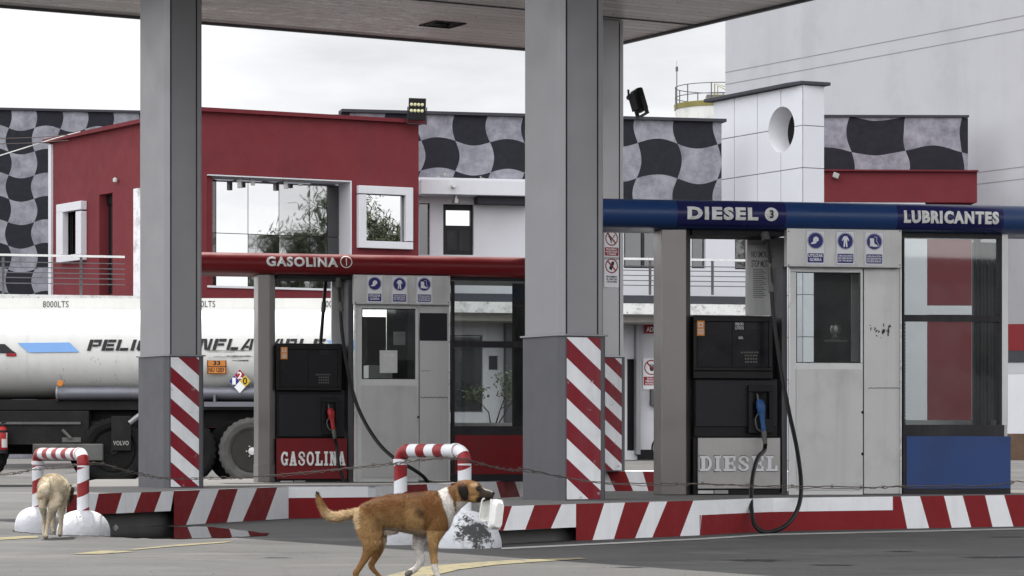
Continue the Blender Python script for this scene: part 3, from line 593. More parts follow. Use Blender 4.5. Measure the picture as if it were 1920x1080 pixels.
def nozzle(pl, root, cx, y0, y1, o, mat, lean=7):
    """grip and lever hang down out of the holster, spout up inside it"""
    sc = F/pl.xy(cx).y; h = (y1-y0)/sc; top = pl.P(cx-lean*.35, y0, o+.06); bot = pl.P(cx+lean*.5, y1, o+.11); ax = (bot-top).normalized()
    nz = None; mb = MB(); q = lambda t, k=0: top.lerp(bot, t) + Vector((k, 0, 0))
    mb.tube([q(0,-.012), q(.06,-.006), q(.22), q(.40), q(.48)], [.022,.036,.043,.036,.028], 12); mb.tube([q(.46), q(.6), q(.8), q(.95), q(1)], [.030,.024,.022,.024,.018], 12)
    nz = mb.build('nozzle', mat, root, smooth=True)
    mb = MB(); mb.tube([q(.12,-.02)+Vector((0,.0,.0)), top+Vector((-.02,.03,.04)), top+Vector((-.035,.06,.07))], .011, 8); mb.build('spout', 'truck_grey', nz, smooth=True)
    mb = MB(); g = [q(.42,-.025)+Vector((0,-.01,0)), q(.62,-.062), q(.9,-.058), q(1.0,-.03), q(.97,-.0)]; mb.tube(smoothpath(g, 4), .006, 6); mb.build('guard', 'truck_grey', nz)
    mb = MB(); mb.tube([q(1.0), q(1.10), q(1.24)], [.020,.026,.020], 10); mb.tube([q(1.24), q(1.42)], [.024,.018], 10); mb.build('swivel', 'truck_grey', nz, smooth=True)
    return q(1.42)
def pump(pl, label, x0, x1, ys, name, color, root_z, txt, txt_px, hol, noz, sticker, xs2):
    yt, yd0, yd1, ygr, ym0, ym1, yp0, yp1, yb = ys; xr, xl2 = xs2
    r = thing('fuel_dispenser', label, 'fuel pump', (*pl.xy((x0+x1)/2, -.3), root_z))
    mb = MB(); pl.box(mb, x0, xr, yt, ygr, -.62, .0); pl.box(mb, x0+2, x1-5, ygr, yp0-1, -.62, -.02); pl.box(mb, xr, x1+2, yt+3, ygr, -.62, -.25); pl.box(mb, x0, x1, yp0-1, yb, -.62, -.015); mb.build('cabinet', 'pump_black', r, bevel=.008)
    mb = MB(); pl.frame(mb, x0+1, xr-1, yt+4, yd1+4, x0+7, xr-7, yt+11, yd1-2, .001, .025); mb.build('display_bezel', 'pump_black', r, bevel=.004)
    mid = x0+(xr-x0)*.48
    mb = MB(); pl.box(mb, x0+8, mid, yt+12, yd1-3, .001, .008); mb.build('display_panel', 'pump_recess', r)
    mb = MB(); pl.box(mb, mid+2, xr-8, yt+12, yd1-3, .001, .008); dp = mb.build('display_panel', 'pump_recess', r)
    mb = MB(); w = xr-x0; h = yd1-yt; pl.box(mb, x0+w*.66, x0+w*.80, yt+h*.15, yt+h*.26, .008, .011); mb.build('readout', 'pump_panel', dp)
    mb = MB(); pl.text(mb, 'PRECIO', x0+w*.53, x0+w*.635, yt+h*.13, yt+h*.185, .009, .001, 0, .02); pl.text(mb, 'LITROS', x0+w*.53, x0+w*.635, yt+h*.20, yt+h*.26, .009, .001, 0, .02); pl.text(mb, 'GAL', x0+w*.57, x0+w*.63, yt+h*.39, yt+h*.44, .009, .001, 0, .02)
    mb.build('small_print', 'paper', dp) if 'DIESEL' in txt else None
    mb = MB()
    for i in range(4):
        for j in range(5 if i else 7):
            a = x0+w*(.60+(.05 if i else 0))+j*w*.033; b = yt+h*(.68+.06*i); pl.box(mb, a, a+w*.022, b, b+h*.030, .0085, .013)
    mb.build('keypad', 'truck_grey', dp)
    mb = MB(); pl.box(mb, x0+1, xr-1, yd1+5, ygr, .001, .03); mb.build('ledge', 'pump_black', r, bevel=.006)
    mb = MB(); pl.box(mb, x0+5, x1-6, ym0, ym1, -.019, -.003); mb.build('service_panel', 'pump_panel', r, bevel=.004)
    mb = MB(); pl.box(mb, xl2, x1, yp0, yp1, -.014, .012); lp = mb.build('lower_panel', color, r, bevel=.003)
    mb = MB(); slab(pl, mb, txt, *txt_px, .0125, .012, wid={'I':.62}); mb.build('slab_lettering', 'lettering_white' if color == 'panel_red' else 'lettering_steel', lp)
    if color != 'panel_red':
        mb = MB(); q = txt_px; slab(pl, mb, txt, q[0]-1.2, q[1]+1.2, q[2]-1.2, q[3]+1.2, .0122, .001, wid={'I':.62}); mb.build('letter_outline', 'pump_panel', lp)  # dark outline round the letters, a slightly larger flat copy
    mb = MB(); wx = x1-x0; pl.box(mb, x0+wx*.04+3, x0+wx*.21+4, yp1+3.5, yp1+9.5, -.0148, -.010); mb.build('plate', 'paper', r)
    mb = MB(); pl.box(mb, x0+wx*.21+6, x0+wx*.36+7, yp1+3, yp1+9.5, -.0148, -.010); mb.build('plate', 'metal_small', r)
    sx0, sx1, sy0, sy1 = sticker; mb = MB(); pl.box(mb, sx0, sx1, sy0, sy1, .009, .027); st = mb.build('sticker', 'sign_orange', r)
    mb = MB(); hh = sy1-sy0; pl.frame(mb, sx0+2.5, sx1-2.5, sy0+hh*.12, sy0+hh*.42, sx0+4.5, sx1-4.5, sy0+hh*.19, sy0+hh*.35, .027, .0275)
    for i in range(4): pl.box(mb, sx0+1.5, sx1-1.5, sy0+hh*(.55+i*.1), sy0+hh*(.6+i*.1), .027, .028)
    mb.build('sticker_print', 'paper', st)
    holster(pl, r, *hol, -.002); end = nozzle(pl, r, *noz)
    return r, end
pg, eg = pump(PG, 'black pump with a red panel lettered GASOLINA and a red nozzle', 517.5, 651, (644, 652, 728, 733, 739, 818, 822, 898, 907), 'g', 'panel_red', ZG, 'GASOLINA', (526.5, 647.5, 846.5, 873), (604, 634, 745, 815), (622, 766, 806, .0, 'nozzle_red', 7), (526.5, 539, 650.5, 673.5), (641, 519))
pd, ed = pump(PD, 'black pump with a brushed steel panel lettered DIESEL and a blue nozzle', 1299.5, 1463, (592, 600, 691, 710, 713, 800, 821, 916, 929), 'd', 'pump_steel', ZD, 'DIESEL', (1311.5, 1457.5, 854.5, 883.5), (1404, 1450, 722, 812), (1428, 750, 808, .0, 'nozzle_blue', 8), (1307, 1321, 601.5, 629.5), (1449, 1309))
def hosepath(pl, pts, root, r, name='hose'):
    P3 = [pl.P(x, y, o) for x, y, o in pts]; mb = MB(); mb.tube(smoothpath(P3, 7), r, 10); return mb.build(name, 'hose', root, smooth=True)
# diesel hose: from the beam down beside the pump, loops over the kerb and up to the nozzle
p_ = [(1435,438,.02),(1442,470,.10),(1446,520,.16),(1450,590,.20),(1462,680,.3),(1479,770,.5),(1494,840,.8),(1502,905,1.2),(1497,950,1.6),(1475,984,1.85),(1440,998,1.9),(1417,987,1.85),(1409,955,1.7),(1409,915,1.45),(1413,885,1.1),(1421,858,.6)]
P3 = [PD.P(*q) for q in p_] + [ed + Vector((-.012,-.01,-.06)), ed]
mb = MB(); mb.tube(smoothpath(P3, 7), .019, 12); hz = mb.build('hose', 'hose', pd, smooth=True)
mb = MB(); mb.tube([PD.P(1434,438,.02), PD.P(1437,452,.06)], .04, 10); mb.tube([PD.P(1443.5,495,.13), PD.P(1446.5,548,.175)], .026, 10); mb.build('coupling', 'truck_grey', hz, smooth=True)
mb = MB(); PD.box(mb, 1401, 1474, 445, 591, -.56, -.50); bk = mb.build('notice_plate', 'booth_panel', pd)
mb = MB()
PD.text(mb, 'NO SMOKING', 1409, 1449, 471, 483, -.5, .003, 0, .01); PD.text(mb, 'STOP MOTOR', 1409, 1449, 488, 501, -.5, .003, 0, .01)
for i in range(16): PD.box(mb, 1412, 1430+6*((i*7) % 3)/2, 504+i*3.5, 505.3+i*3.5, -.5, -.498)
PD.text(mb, 'INSTRUCCIONES', 1408, 1436, 456, 459, -.5, .002)
mb.build('notice_text', 'truck_grey', bk)
mb = MB(); PD.box(mb, 1466, 1476, 500, 925, -.30, -.04); mb.build('side_cover', 'galvanised_dark', pd, bevel=.004)
# gasolina hoses
P3 = [PG.P(*q) for q in [(634,522,.0),(637,560,.05),(641,620,.08),(651,690,.10),(666,750,.14),(686,795,.25),(714,836,.5),(745,863,.8),(775,880,.9),(797,897,.8),(807,918,.6),(808,935,.5)]]
mb = MB(); mb.tube(smoothpath(P3, 7), .021, 12); hz = mb.build('hose', 'hose', pg, smooth=True)
mb = MB(); mb.tube([PG.P(634,522,.0), PG.P(635.5,540,.03)], .032, 10); mb.tube([PG.P(638,566,.06), PG.P(640,584,.065)], .027, 10); mb.build('coupling', 'truck_grey', hz, smooth=True)
P3 = [eg] + [PG.P(*q) for q in [(631,835,.10),(633,858,.12),(637,880,.2),(647,905,.5),(660,925,.9),(676,944,1.3),(688,956,1.5)]]
mb = MB(); mb.tube(smoothpath(P3, 7), .019, 12); mb.build('hose', 'hose', pg, smooth=True)
mb = MB(); mb.tube(smoothpath([PG.P(*q) for q in [(611,522,-.5),(608,560,-.5),(604,610,-.5),(601,646,-.5)]], 5), .020, 10); hz = mb.build('hose', 'hose', pg, smooth=True)
mb = MB(); mb.tube([PG.P(607.5,566,-.5), PG.P(606,585,-.5)], .027, 10); mb.build('coupling', 'truck_grey', hz, smooth=True)
mb = MB(); PG.box(mb, 622, 656, 519, 644, -.56, -.50); mb.build('notice_plate', 'booth_panel', pg)
mb = MB(); PG.box(mb, 653, 663, 519, 905, -.30, -.04); mb.build('side_cover', 'galvanised_dark', pg, bevel=.004)

def booth(pl, label, q, zb, base_mat, name='attendant_booth'):
    """q: picture columns / rows of each piece"""
    r = thing(name, label, 'booth', (*pl.xy(q['hx0'], 0), zb))
    mb = MB(); pl.box(mb, q['hx0'], q['hx1'], q['hy0'], q['hy1'], .0, .09); hd = mb.build('header', 'booth_panel', r, bevel=.004)
    mb = MB()
    for x_ in (q['hx0']+3.5, q['hx1']-3.5):
        for y_ in (q['hy0']+4, q['hy1']-4): c_ = pl.P(x_, y_, .09); mb.lathe([(.0,-.004),(.006,-.003),(.007,.002)], tuple(c_), 'y', 8)
    mb.build('rivets', 'pump_panel', hd)
    mb = MB(); pl.frame(mb, q['dx0'], q['dx1'], q['dy0'], q['dy1'], q['wx0'], q['wx1'], q['wy0'], q['wy1'], -.05, .0)
    dr = mb.build('door', 'booth_frame', r, bevel=.003)
    mb = MB(); pl.box(mb, q['wx0'], q['wx1']+3, q['wy1']+12, q['dy1']-9, .001, .008); mb.build('door_panel', 'booth_panel', dr, bevel=.002)
    mb = MB(); pl.box(mb, q['wx0'], q['wx1'], q['wy0'], q['wy1'], -.03, -.022); mb.build('door_window', 'glass', dr)
    mb = MB(); pl.frame(mb, q['wx0'], q['wx1'], q['wy0'], q['wy1'], q['wx0']+1.3, q['wx1']-1.3, q['wy0']+1.6, q['wy1']-1.6, -.02, -.004); mb.build('gasket', 'booth_black', dr)
    mb = MB()
    for y in q['locks']:
        c = pl.P(q['dx1']-1, y, .006); mb.lathe([(0,-.006),(.012,-.006),(.014,.006)], (c.x,c.y,c.z), 'y', 14)
    mb.build('lock', 'pump_recess', dr, smooth=True)
    mb = MB(); pl.box(mb, q['dx1']+2, q['sx1'], q['sy0'], q['sy1'], -.05, .004); sp = mb.build('side_panel', 'booth_panel', r, bevel=.003)
    mb = MB(); pl.box(mb, q['sx1']-1.4, q['sx1']+.6, q['sy0'], q['sy1'], .005, .02); pl.box(mb, q['dx0']-1.6, q['dx0']+1, q['dy0'], q['dy1'], .001, .02); mb.build('edge_trim', 'rail_bright', r)
    fx0, fx1 = q['fx0'], q['fx1']
    mb = MB(); y0, ya0, ya1, yb0, yb1, y5 = q['fy']    # frame top, pane 1 top/bottom, pane 2 top/bottom, sill bottom
    pl.box(mb, fx0, fx1, y0, ya0, -.08, .0); pl.box(mb, fx0, fx1, ya1, yb0, -.08, .0); pl.box(mb, fx0, fx1, yb1, y5, -.08, .0)
    for a, b in ((fx0, q['gx0']), (q['gx1'], fx1)): pl.box(mb, a, b, ya0, ya1, -.08, .0); pl.box(mb, a, b, yb0, yb1, -.08, .0)
    wf = mb.build('window_frame', 'booth_black', r)
    for a, b in ((ya0, ya1), (yb0, yb1)):
        mb = MB(); pl.box(mb, q['gx0'], q['gx1'], a, b, -.045, -.038); mb.build('pane', 'glass', wf)
    mb = MB(); pl.box(mb, fx0+q['bi'], q['bx1'], y5, q['by1'], -.08, .004); mb.build('base_panel', base_mat, r)
    mb = MB(); pl.box(mb, fx0, fx0+q['bi']-.3, y5, q['by1'], -.08, .0); pl.box(mb, fx0, q['bx1'], q['by1'], q['by2'], -.08, .0); mb.build('base_trim', 'booth_black', r)
    if q.get('post'): mb = MB(); pl.box(mb, *q['post'], -.10, .006); mb.build('corner_post', 'booth_frame', r)
    # rear wall, roof and the dark cabinet behind the door
    D = q.get('dep', 1.5); uA = pl.u(q['dx0']); uB = pl.u(q['bx1']); z1 = pl.z(q['dx0'], q['hy0'])-.01; uS = pl.u(q['fx0'])
    mb = MB(); pl.bx(mb, uA, uB, z1, z1+.05, -D, -.081); mb.build('roof', 'booth_black', r)
    zs = pl.z(q['gx0'], yb1); mb = MB(); pl.bx(mb, uS+.08, uB-.06, zb, zs+.05, -D, -D+.04); pl.bx(mb, uB-.04, uB, zb, zs+.05, -D+.04, -.081); mb.build('rear_wall', 'booth_panel', r)
    mb = MB(); 
    for u in (uS+.02, uB-.06): pl.bx(mb, u, u+.05, zs+.05, z1-.002, -D, -D+.05)
    pl.bx(mb, uA+.05, uA+.09, zb, z1-.002, -D, -D+.05)
    mb.build('rear_post', 'booth_black', r)
    return r, uA, uB, uS, z1, D
qg = dict(hx0=663, hx1=844, hy0=516, hy1=571, dx0=666, dx1=785, dy0=571, dy1=905, wx0=678.5, wx1=779, wy0=578.5, wy1=711, locks=(782,), sx1=843, sy0=572, sy1=901,
          fx0=847.5, fx1=1075, fy=(519, 527, 640, 652, 799, 816), gx0=852.5, gx1=1068, bi=6, bx1=1075, by1=889, by2=903)
bg_, uA, uB, uS, z1, D = booth(PG, 'silver booth with black framed windows and dark red base beside the gasolina pump', qg, ZG, 'panel_red')
mb = MB(); PG.box(mb, 787, 838.5, 587, 639, .0045, .007); mb.build('hatch', 'pump_panel', bg_)
mb = MB(); PG.box(mb, 712, 745, 657, 699, -.021, -.018); pp_ = mb.build('notice_sheet', 'paper', bg_)
mb = MB(); PG.box(mb, 719, 740, 663, 668, -.018, -.0175)
for i in range(7): PG.box(mb, 719, 736+4*((i*5) % 3)/2, 671+i*3.4, 672+i*3.4, -.018, -.0175)
mb.build('notice_print', 'booth_frame', pp_)
mb = MB(); PG.box(mb, 738, 760, 622, 647, -.7, -.69); mb.build('notice_sheet', 'booth_frame', bg_)
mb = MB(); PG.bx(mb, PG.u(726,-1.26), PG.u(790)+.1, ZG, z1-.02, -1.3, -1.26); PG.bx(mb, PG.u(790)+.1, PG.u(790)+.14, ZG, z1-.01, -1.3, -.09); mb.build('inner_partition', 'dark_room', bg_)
mb = MB(); PG.bx(mb, PG.u(670,-1.2), PG.u(724,-1.2), ZG+.2, PG.z(700,594,-1.2), -1.24, -1.2); mb.build('inner_cabinet', 'booth_black', bg_)
mb = MB(); PG.bx(mb, PG.u(682,-.9), PG.u(726,-.9), PG.z(700,711,-.9)-.3, PG.z(700,686,-.9), -.9, -.6); mb.build('inner_shelf', 'booth_frame', bg_)
mb = MB()
for i in range(9): PG.bx(mb, PG.u(963,-.33)+i*.045, PG.u(963,-.33)+i*.045+.03, PG.z(965,800), PG.z(965,528), -.34-.02*(i % 2), -.32-.02*(i % 2))
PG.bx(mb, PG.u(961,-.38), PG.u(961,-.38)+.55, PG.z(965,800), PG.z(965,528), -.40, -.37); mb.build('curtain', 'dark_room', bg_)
qd = dict(dep=.8, hx0=1475.5, hx1=1691, hy0=429.5, hy1=501, dx0=1481, dx1=1618, dy0=501, dy1=928, wx0=1493, wx1=1613.5, wy0=510.5, wy1=680.5, locks=(773, 851), sx1=1690, sy0=503, sy1=926,
          fx0=1693, fx1=1883, fy=(436, 446, 591, 603, 796.5, 818), gx0=1696, gx1=1873.5, bi=7, bx1=1895, by1=916, by2=930, post=(1879, 1890, 436, 797))
bd_, uA, uB, uS, z1, D = booth(PD, 'silver and black booth with a blue base under the LUBRICANTES lettering', qd, ZD, 'panel_blue')
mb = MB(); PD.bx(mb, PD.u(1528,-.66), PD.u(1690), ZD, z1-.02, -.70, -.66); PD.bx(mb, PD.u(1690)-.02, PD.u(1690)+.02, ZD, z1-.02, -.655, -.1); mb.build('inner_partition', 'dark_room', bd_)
mb = MB(); PD.box(mb, 1597, 1611, 514, 678, -.3, -.28); mb.build('inner_cabinet', 'booth_panel', bd_)
c = PD.P(1567, 640, -.35); mb = MB(); mb.box(c.x-.10, c.x+.10, c.y-.05, c.y+.10, c.z-.005, c.z+.012); mb.build('shelf', 'truck_grey', bd_)
mb = MB(); mb.lathe([(.045,0),(.05,.01),(.02,.03),(.02,.045),(.045,.06),(.055,.10),(.045,.135),(0,.15)], (c.x, c.y, c.z+.013), 'z', 20); mb.build('globe_light', 'metal_small', bd_, smooth=True)
mb = MB()
for i in range(30): PD.bx(mb, PD.u(1697), PD.u(1714), PD.z(1705,796)+i*.034, PD.z(1705,796)+i*.034+.026, -.25, -.235)
mb.build('shutter_slats', 'galvanised_dark', bd_)
mb = MB()
for i in range(8): PD.bx(mb, PD.u(1826,-.4)+i*.036, PD.u(1826,-.4)+i*.036+.022, PD.z(1840,798), PD.z(1840,448), -.42-.02*(i % 2), -.40-.02*(i % 2))
PD.bx(mb, PD.u(1824,-.45), PD.u(1883,-.45), PD.z(1840,798), PD.z(1840,448), -.47, -.45); mb.build('curtain', 'pump_panel', bd_)
# scuffs on the side panel: torn paint patch and cracks
M('scuff', (.05,.045,.045), .8)
mb = MB(); random.seed(3)
for i in range(34):
    x = 1628 + random.random()**.8*42; y = 617 + random.gauss(0, 5) + (3 if x < 1650 else 0); w = random.uniform(1, 4.5) if x > 1655 else random.uniform(.8, 3); h = random.uniform(1.5, 9) if x > 1655 else random.uniform(1, 5)
    pts = [(x,y-h/2),(x+w/2,y-h*.2),(x+w*.4,y+h*.3),(x,y+h/2),(x-w*.45,y+h*.2),(x-w/2,y-h*.3)]; mb.add([PD.P(a,b,.0062+i*.00002) for a,b in pts], [tuple(range(6))])
for xx in range(1628, 1688, 3): a = 727 + 1.2*math.sin(xx*.9) + random.uniform(-.4,.4); PD.box(mb, xx, xx+3.1, a, a+1.3, .0045, .0055)
mb.build('paint_damage', 'scuff', bd_)
mb = MB()
for xx in range(789, 838, 3): a = 744.5 + .9*math.sin(xx*.7); PG.box(mb, xx, xx+3.1, a, a+1.5, .0045, .0055)
for xx in range(789, 806, 3): a = 695 + .5*math.sin(xx*.7); PG.box(mb, xx, xx+3.1, a, a+.7, .0045, .0055)
mb.build('paint_damage', 'scuff', bg_)

# ================================================================ SAFETY SIGNS (built once, local frame: x right, z up, front at -y)
def ltext(mb, body, x0, x1, z0, z1, y, mi=0, bold=.02):
    vs, fs = text_mesh(body, bold); flat_shape(mb, vs, fs, lambda a, b: (x0+(x1-x0)*a, y, z0+(z1-z0)*b), mi)
def ldisc(mb, cx, cz, r, y, mi=0, r0=0, n=36, sx=1):
    o_ = [(cx+r*sx*math.cos(2*math.pi*k/n), y, cz+r*math.sin(2*math.pi*k/n)) for k in range(n)]
    if r0: mb.add(o_ + [(cx+r0*sx*math.cos(2*math.pi*k/n), y, cz+r0*math.sin(2*math.pi*k/n)) for k in range(n)], [(k,(k+1)%n,n+(k+1)%n,n+k) for k in range(n)], mi)
    else: mb.add(o_, [tuple(range(n))], mi)
def lpoly(mb, pts, y, s=1, cx=0, cz=0, mi=0): mb.add([(cx+a*s, y, cz+b*s) for a, b in pts], [tuple(range(len(pts)))], mi)
def rounded(x0, x1, z0, z1, r, n=4):
    p = []
    for cx, cz, a in ((x1-r,z1-r,0),(x0+r,z1-r,90),(x0+r,z0+r,180),(x1-r,z0+r,270)):
        for k in range(n+1): w = R(a+90*k/n); p.append((cx+r*math.cos(w), cz+r*math.sin(w)))
    return p
def lplate(mb, x0, x1, z0, z1, y0, y1, r=.008, mi=0):
    p = rounded(x0, x1, z0, z1, r); n = len(p); mb.add([(a, y0, b) for a, b in p] + [(a, y1, b) for a, b in p], [tuple(range(n)), tuple(range(2*n-1,n-1,-1))] + [(i,(i+1)%n,n+(i+1)%n,n+i) for i in range(n)], mi)
def ppe(kind, lines, label):
    r = thing('safety_sign', label, 'sign', group='blue duty signs on the booth headers'); w, h = .095, .158
    mb = MB(); lplate(mb, -w, w, -h, h, -.003, 0, .012); mb.build('board', 'sign_white', r, local=True)
    mb = MB(); p = rounded(-w+.006, w-.006, -h+.006, h-.006, .01); q = rounded(-w+.0085, w-.0085, -h+.0085, h-.0085, .008); n = len(p)
    mb.add([(a,-.0036,b) for a,b in p+q], [(k,(k+1)%n,n+(k+1)%n,n+k) for k in range(n)]); ldisc(mb, 0, .062, .0775, -.0036, 0, .0745); ldisc(mb, 0, .062, .0705, -.0036)
    lplate(mb, -.076, .076, -.138, -.053, -.004, -.0032, .008); mb.build('blue_print', 'sign_blue', r, local=True)
    mb = MB(); y = -.0048; s = .0705
    if kind == 'cap':
        lpoly(mb, [(-.34,-.12),(.42,.10),(.40,.30),(.30,.46),(.10,.56),(-.10,.53),(-.26,.40),(-.34,.18)], y, s, 0, .060)
        lpoly(mb, [(-.36,-.14),(-.60,-.30),(-.66,-.42),(-.40,-.44),(-.10,-.40),(.10,-.30),(.14,-.14),(.40,-.02),(.42,.08),(.0,-.04)], y-.0003, s, 0, .062)
    elif kind == 'suit':
        lpoly(mb, [(-.14,.66),(.14,.66),(.30,.54),(.50,.10),(.38,.02),(.26,.26),(.22,.0),(-.22,.0),(-.26,.26),(-.38,.02),(-.50,.10),(-.30,.54)], y, s, 0, .062)
        lpoly(mb, [(-.22,0),(-.01,0),(-.03,-.3),(-.10,-.76),(-.28,-.76),(-.24,-.3)], y-.0003, s, 0, .062); lpoly(mb, [(.22,0),(.24,-.3),(.28,-.76),(.10,-.76),(.03,-.3),(.01,0)], y-.0003, s, 0, .062)
    else:
        lpoly(mb, [(-.60,.44),(-.05,.44),(-.02,-.10),(.10,-.30),(.34,-.40),(.44,-.52),(.44,-.66),(-.22,-.66),(-.26,-.56),(-.36,-.60),(-.60,-.62),(-.56,-.1)], y, s, 0, .062)
        for a, b in (((-.02,.62),(.36,.60)),((.36,.60),(.32,.10)),((.32,.10),(.52,-.30)),((.52,-.30),(.66,-.52)),((.66,-.52),(.48,-.60))):
            d = Vector((b[0]-a[0], b[1]-a[1])).normalized()*.025; lpoly(mb, [(a[0]-d.y,a[1]+d.x),(b[0]-d.y,b[1]+d.x),(b[0]+d.y,b[1]-d.x),(a[0]+d.y,a[1]-d.x)], y-.0002, s, 0, .062)
    n = len(lines); hh = .072/n
    for i, tx in enumerate(lines):
        wd = min(.068, .068 if len(tx) > 6 else .058 if len(tx) > 4 else .046); z1 = -.060-i*hh; ltext(mb, tx, -wd, wd, z1-hh*.78, z1-hh*.02, -.0046, 0, .03)
    mb.build('white_print', 'sign_white', r, local=True, fix=False)
    return r
def copy_tree(o, parent=None):
    c = o.copy(); COL.objects.link(c); c.parent = parent
    for ch in list(o.children): copy_tree(ch, c)
    return c
kinds = [('cap', ['UTILIZAR','GORRA'], 'blue and white cap sign reading UTILIZAR GORRA'), ('suit', ['OBLIGACIÓN','DE USAR ROPA','DE TRABAJO'], 'blue and white overalls sign reading ROPA DE TRABAJO'), ('boots', ['OBLIGACIÓN','DE USAR BOTAS','DE SEGURIDAD'], 'blue and white safety boots sign')]
for k, (kd_, ln, lb) in enumerate(kinds):
    a = ppe(kd_, ln, lb + ' above the door beside the gasolina pump'); b = copy_tree(a); b['label'] = lb + ' above the door beside the diesel pump'
    a.location = PG.P((702.5, 749, 795.5)[k], (542, 543, 543.5)[k], .092); a.rotation_euler = (0, 0, PG.ang)
    b.location = PD.P((1529, 1585, 1639)[k], (464, 465, 466)[k], .092); b.rotation_euler = (0, 0, PD.ang)
def slash(mb, r, y, mi=0, w=.1):
    d = Vector((1,-1)).normalized(); e = Vector((d.y,-d.x))*w*r; p = [d*r*.92+e, -d*r*.92+e, -d*r*.92-e, d*r*.92-e]; mb.add([(q.x, y, q.y) for q in p], [(0,1,2,3)], mi)
def prohibit(name, label, loc, rz, r, draw, lines, boxed, textcol):
    t = thing(name, label, 'sign', loc, rz); hw = r*1.16; y = -.004
    mb = MB(); lplate(mb, -hw, hw, -r*2.9, r*1.2, -.003, 0, .01); mb.build('board', 'sign_white', t, local=True)
    mb = MB(); ldisc(mb, 0, 0, r, y, 0, r*.84); slash(mb, r, y-.0008)
    if boxed: lplate(mb, -hw*.93, hw*.93, -r*2.35 if len(lines) > 2 else -r*2.1, -r*1.22, -.0042, -.0032, .01)
    mb.build('red_print', 'sign_red', t, local=True, fix=False)
    mb = MB(); draw(mb, r, y-.0004); mb.build('pictogram', 'lettering_black', t, local=True, fix=False)
    mb = MB(); n = len(lines); hh = r*1.0/n
    for i, tx in enumerate(lines): wd = hw*.8*min(1, .45+len(tx)*.05); ltext(mb, tx, -wd, wd, -r*1.3-(i+.85)*hh, -r*1.3-i*hh-hh*.12, -.0048, 0, .03)
    mb.build('caption', textcol, t, local=True, fix=False); return t
def d_cig(mb, r, y):
    lpoly(mb, [(-.5,.55),(-.35,.62),(-.30,.35),(-.15,.10),(-.05,-.05),(-.05,-.25),(.05,-.35),(-.05,-.62),(-.18,-.60),(-.12,-.40),(-.25,-.22),(-.30,.0),(-.52,.20)], y, r); lpoly(mb, [(.1,.05),(.2,-.02),(.6,.5),(.5,.56)], y, r)
def d_phone(mb, r, y): lpoly(mb, [(.30,.62),(.42,.50),(.36,.45),(.42,.36),(-.02,-.62),(-.44,-.36),(.05,.62),(.2,.56)], y, r)
def d_hand(mb, r, y):
    for i, (a, l) in enumerate(((112,.30),(97,.40),(83,.42),(68,.34),(25,.22))):
        c = Vector((-.18+i*.12 if i < 4 else .26, .05 if i < 4 else -.2)); d = Vector((math.cos(R(a)), math.sin(R(a)))); e = Vector((-d.y, d.x))*.055; lpoly(mb, [tuple(c-e), tuple(c+e), tuple(c+d*l+e), tuple(c+d*l-e)], y-.0001*i, r)
    lpoly(mb, [(-.24,.08),(.26,.08),(.32,-.2),(.16,-.48),(-.12,-.48),(-.26,-.2)], y, r)
ps = Pl(1100, 30.9-.0, 1200, 31.6)   # only for sizes; the column face is used below
C3 = W(1108, 0, 30.9).xy; a30 = math.atan2(.5, .866)
def on_col(px, py, off=.004):
    k = (px-CX)/F; nv = VH; y = (C3.dot(nv) + off)/(k*nv.x + nv.y); return Vector((k*y, y, H-(py-YH)/F*y))
prohibit('prohibition_sign', 'white no open flame or smoking sign with red caption, upper sign on the rear column', on_col(1146.5, 447, .006), a30, .083, d_cig, ['PROHIBIDO','HACER FUEGO','Y FUMAR'], True, 'sign_white')
prohibit('prohibition_sign', 'no mobile phones sign captioned in black, lower sign on the rear column', on_col(1146.5, 498.5, .006), a30, .083, d_phone, ['PROHIBIDO','EL USO DE','CELULARES'], False, 'lettering_black')
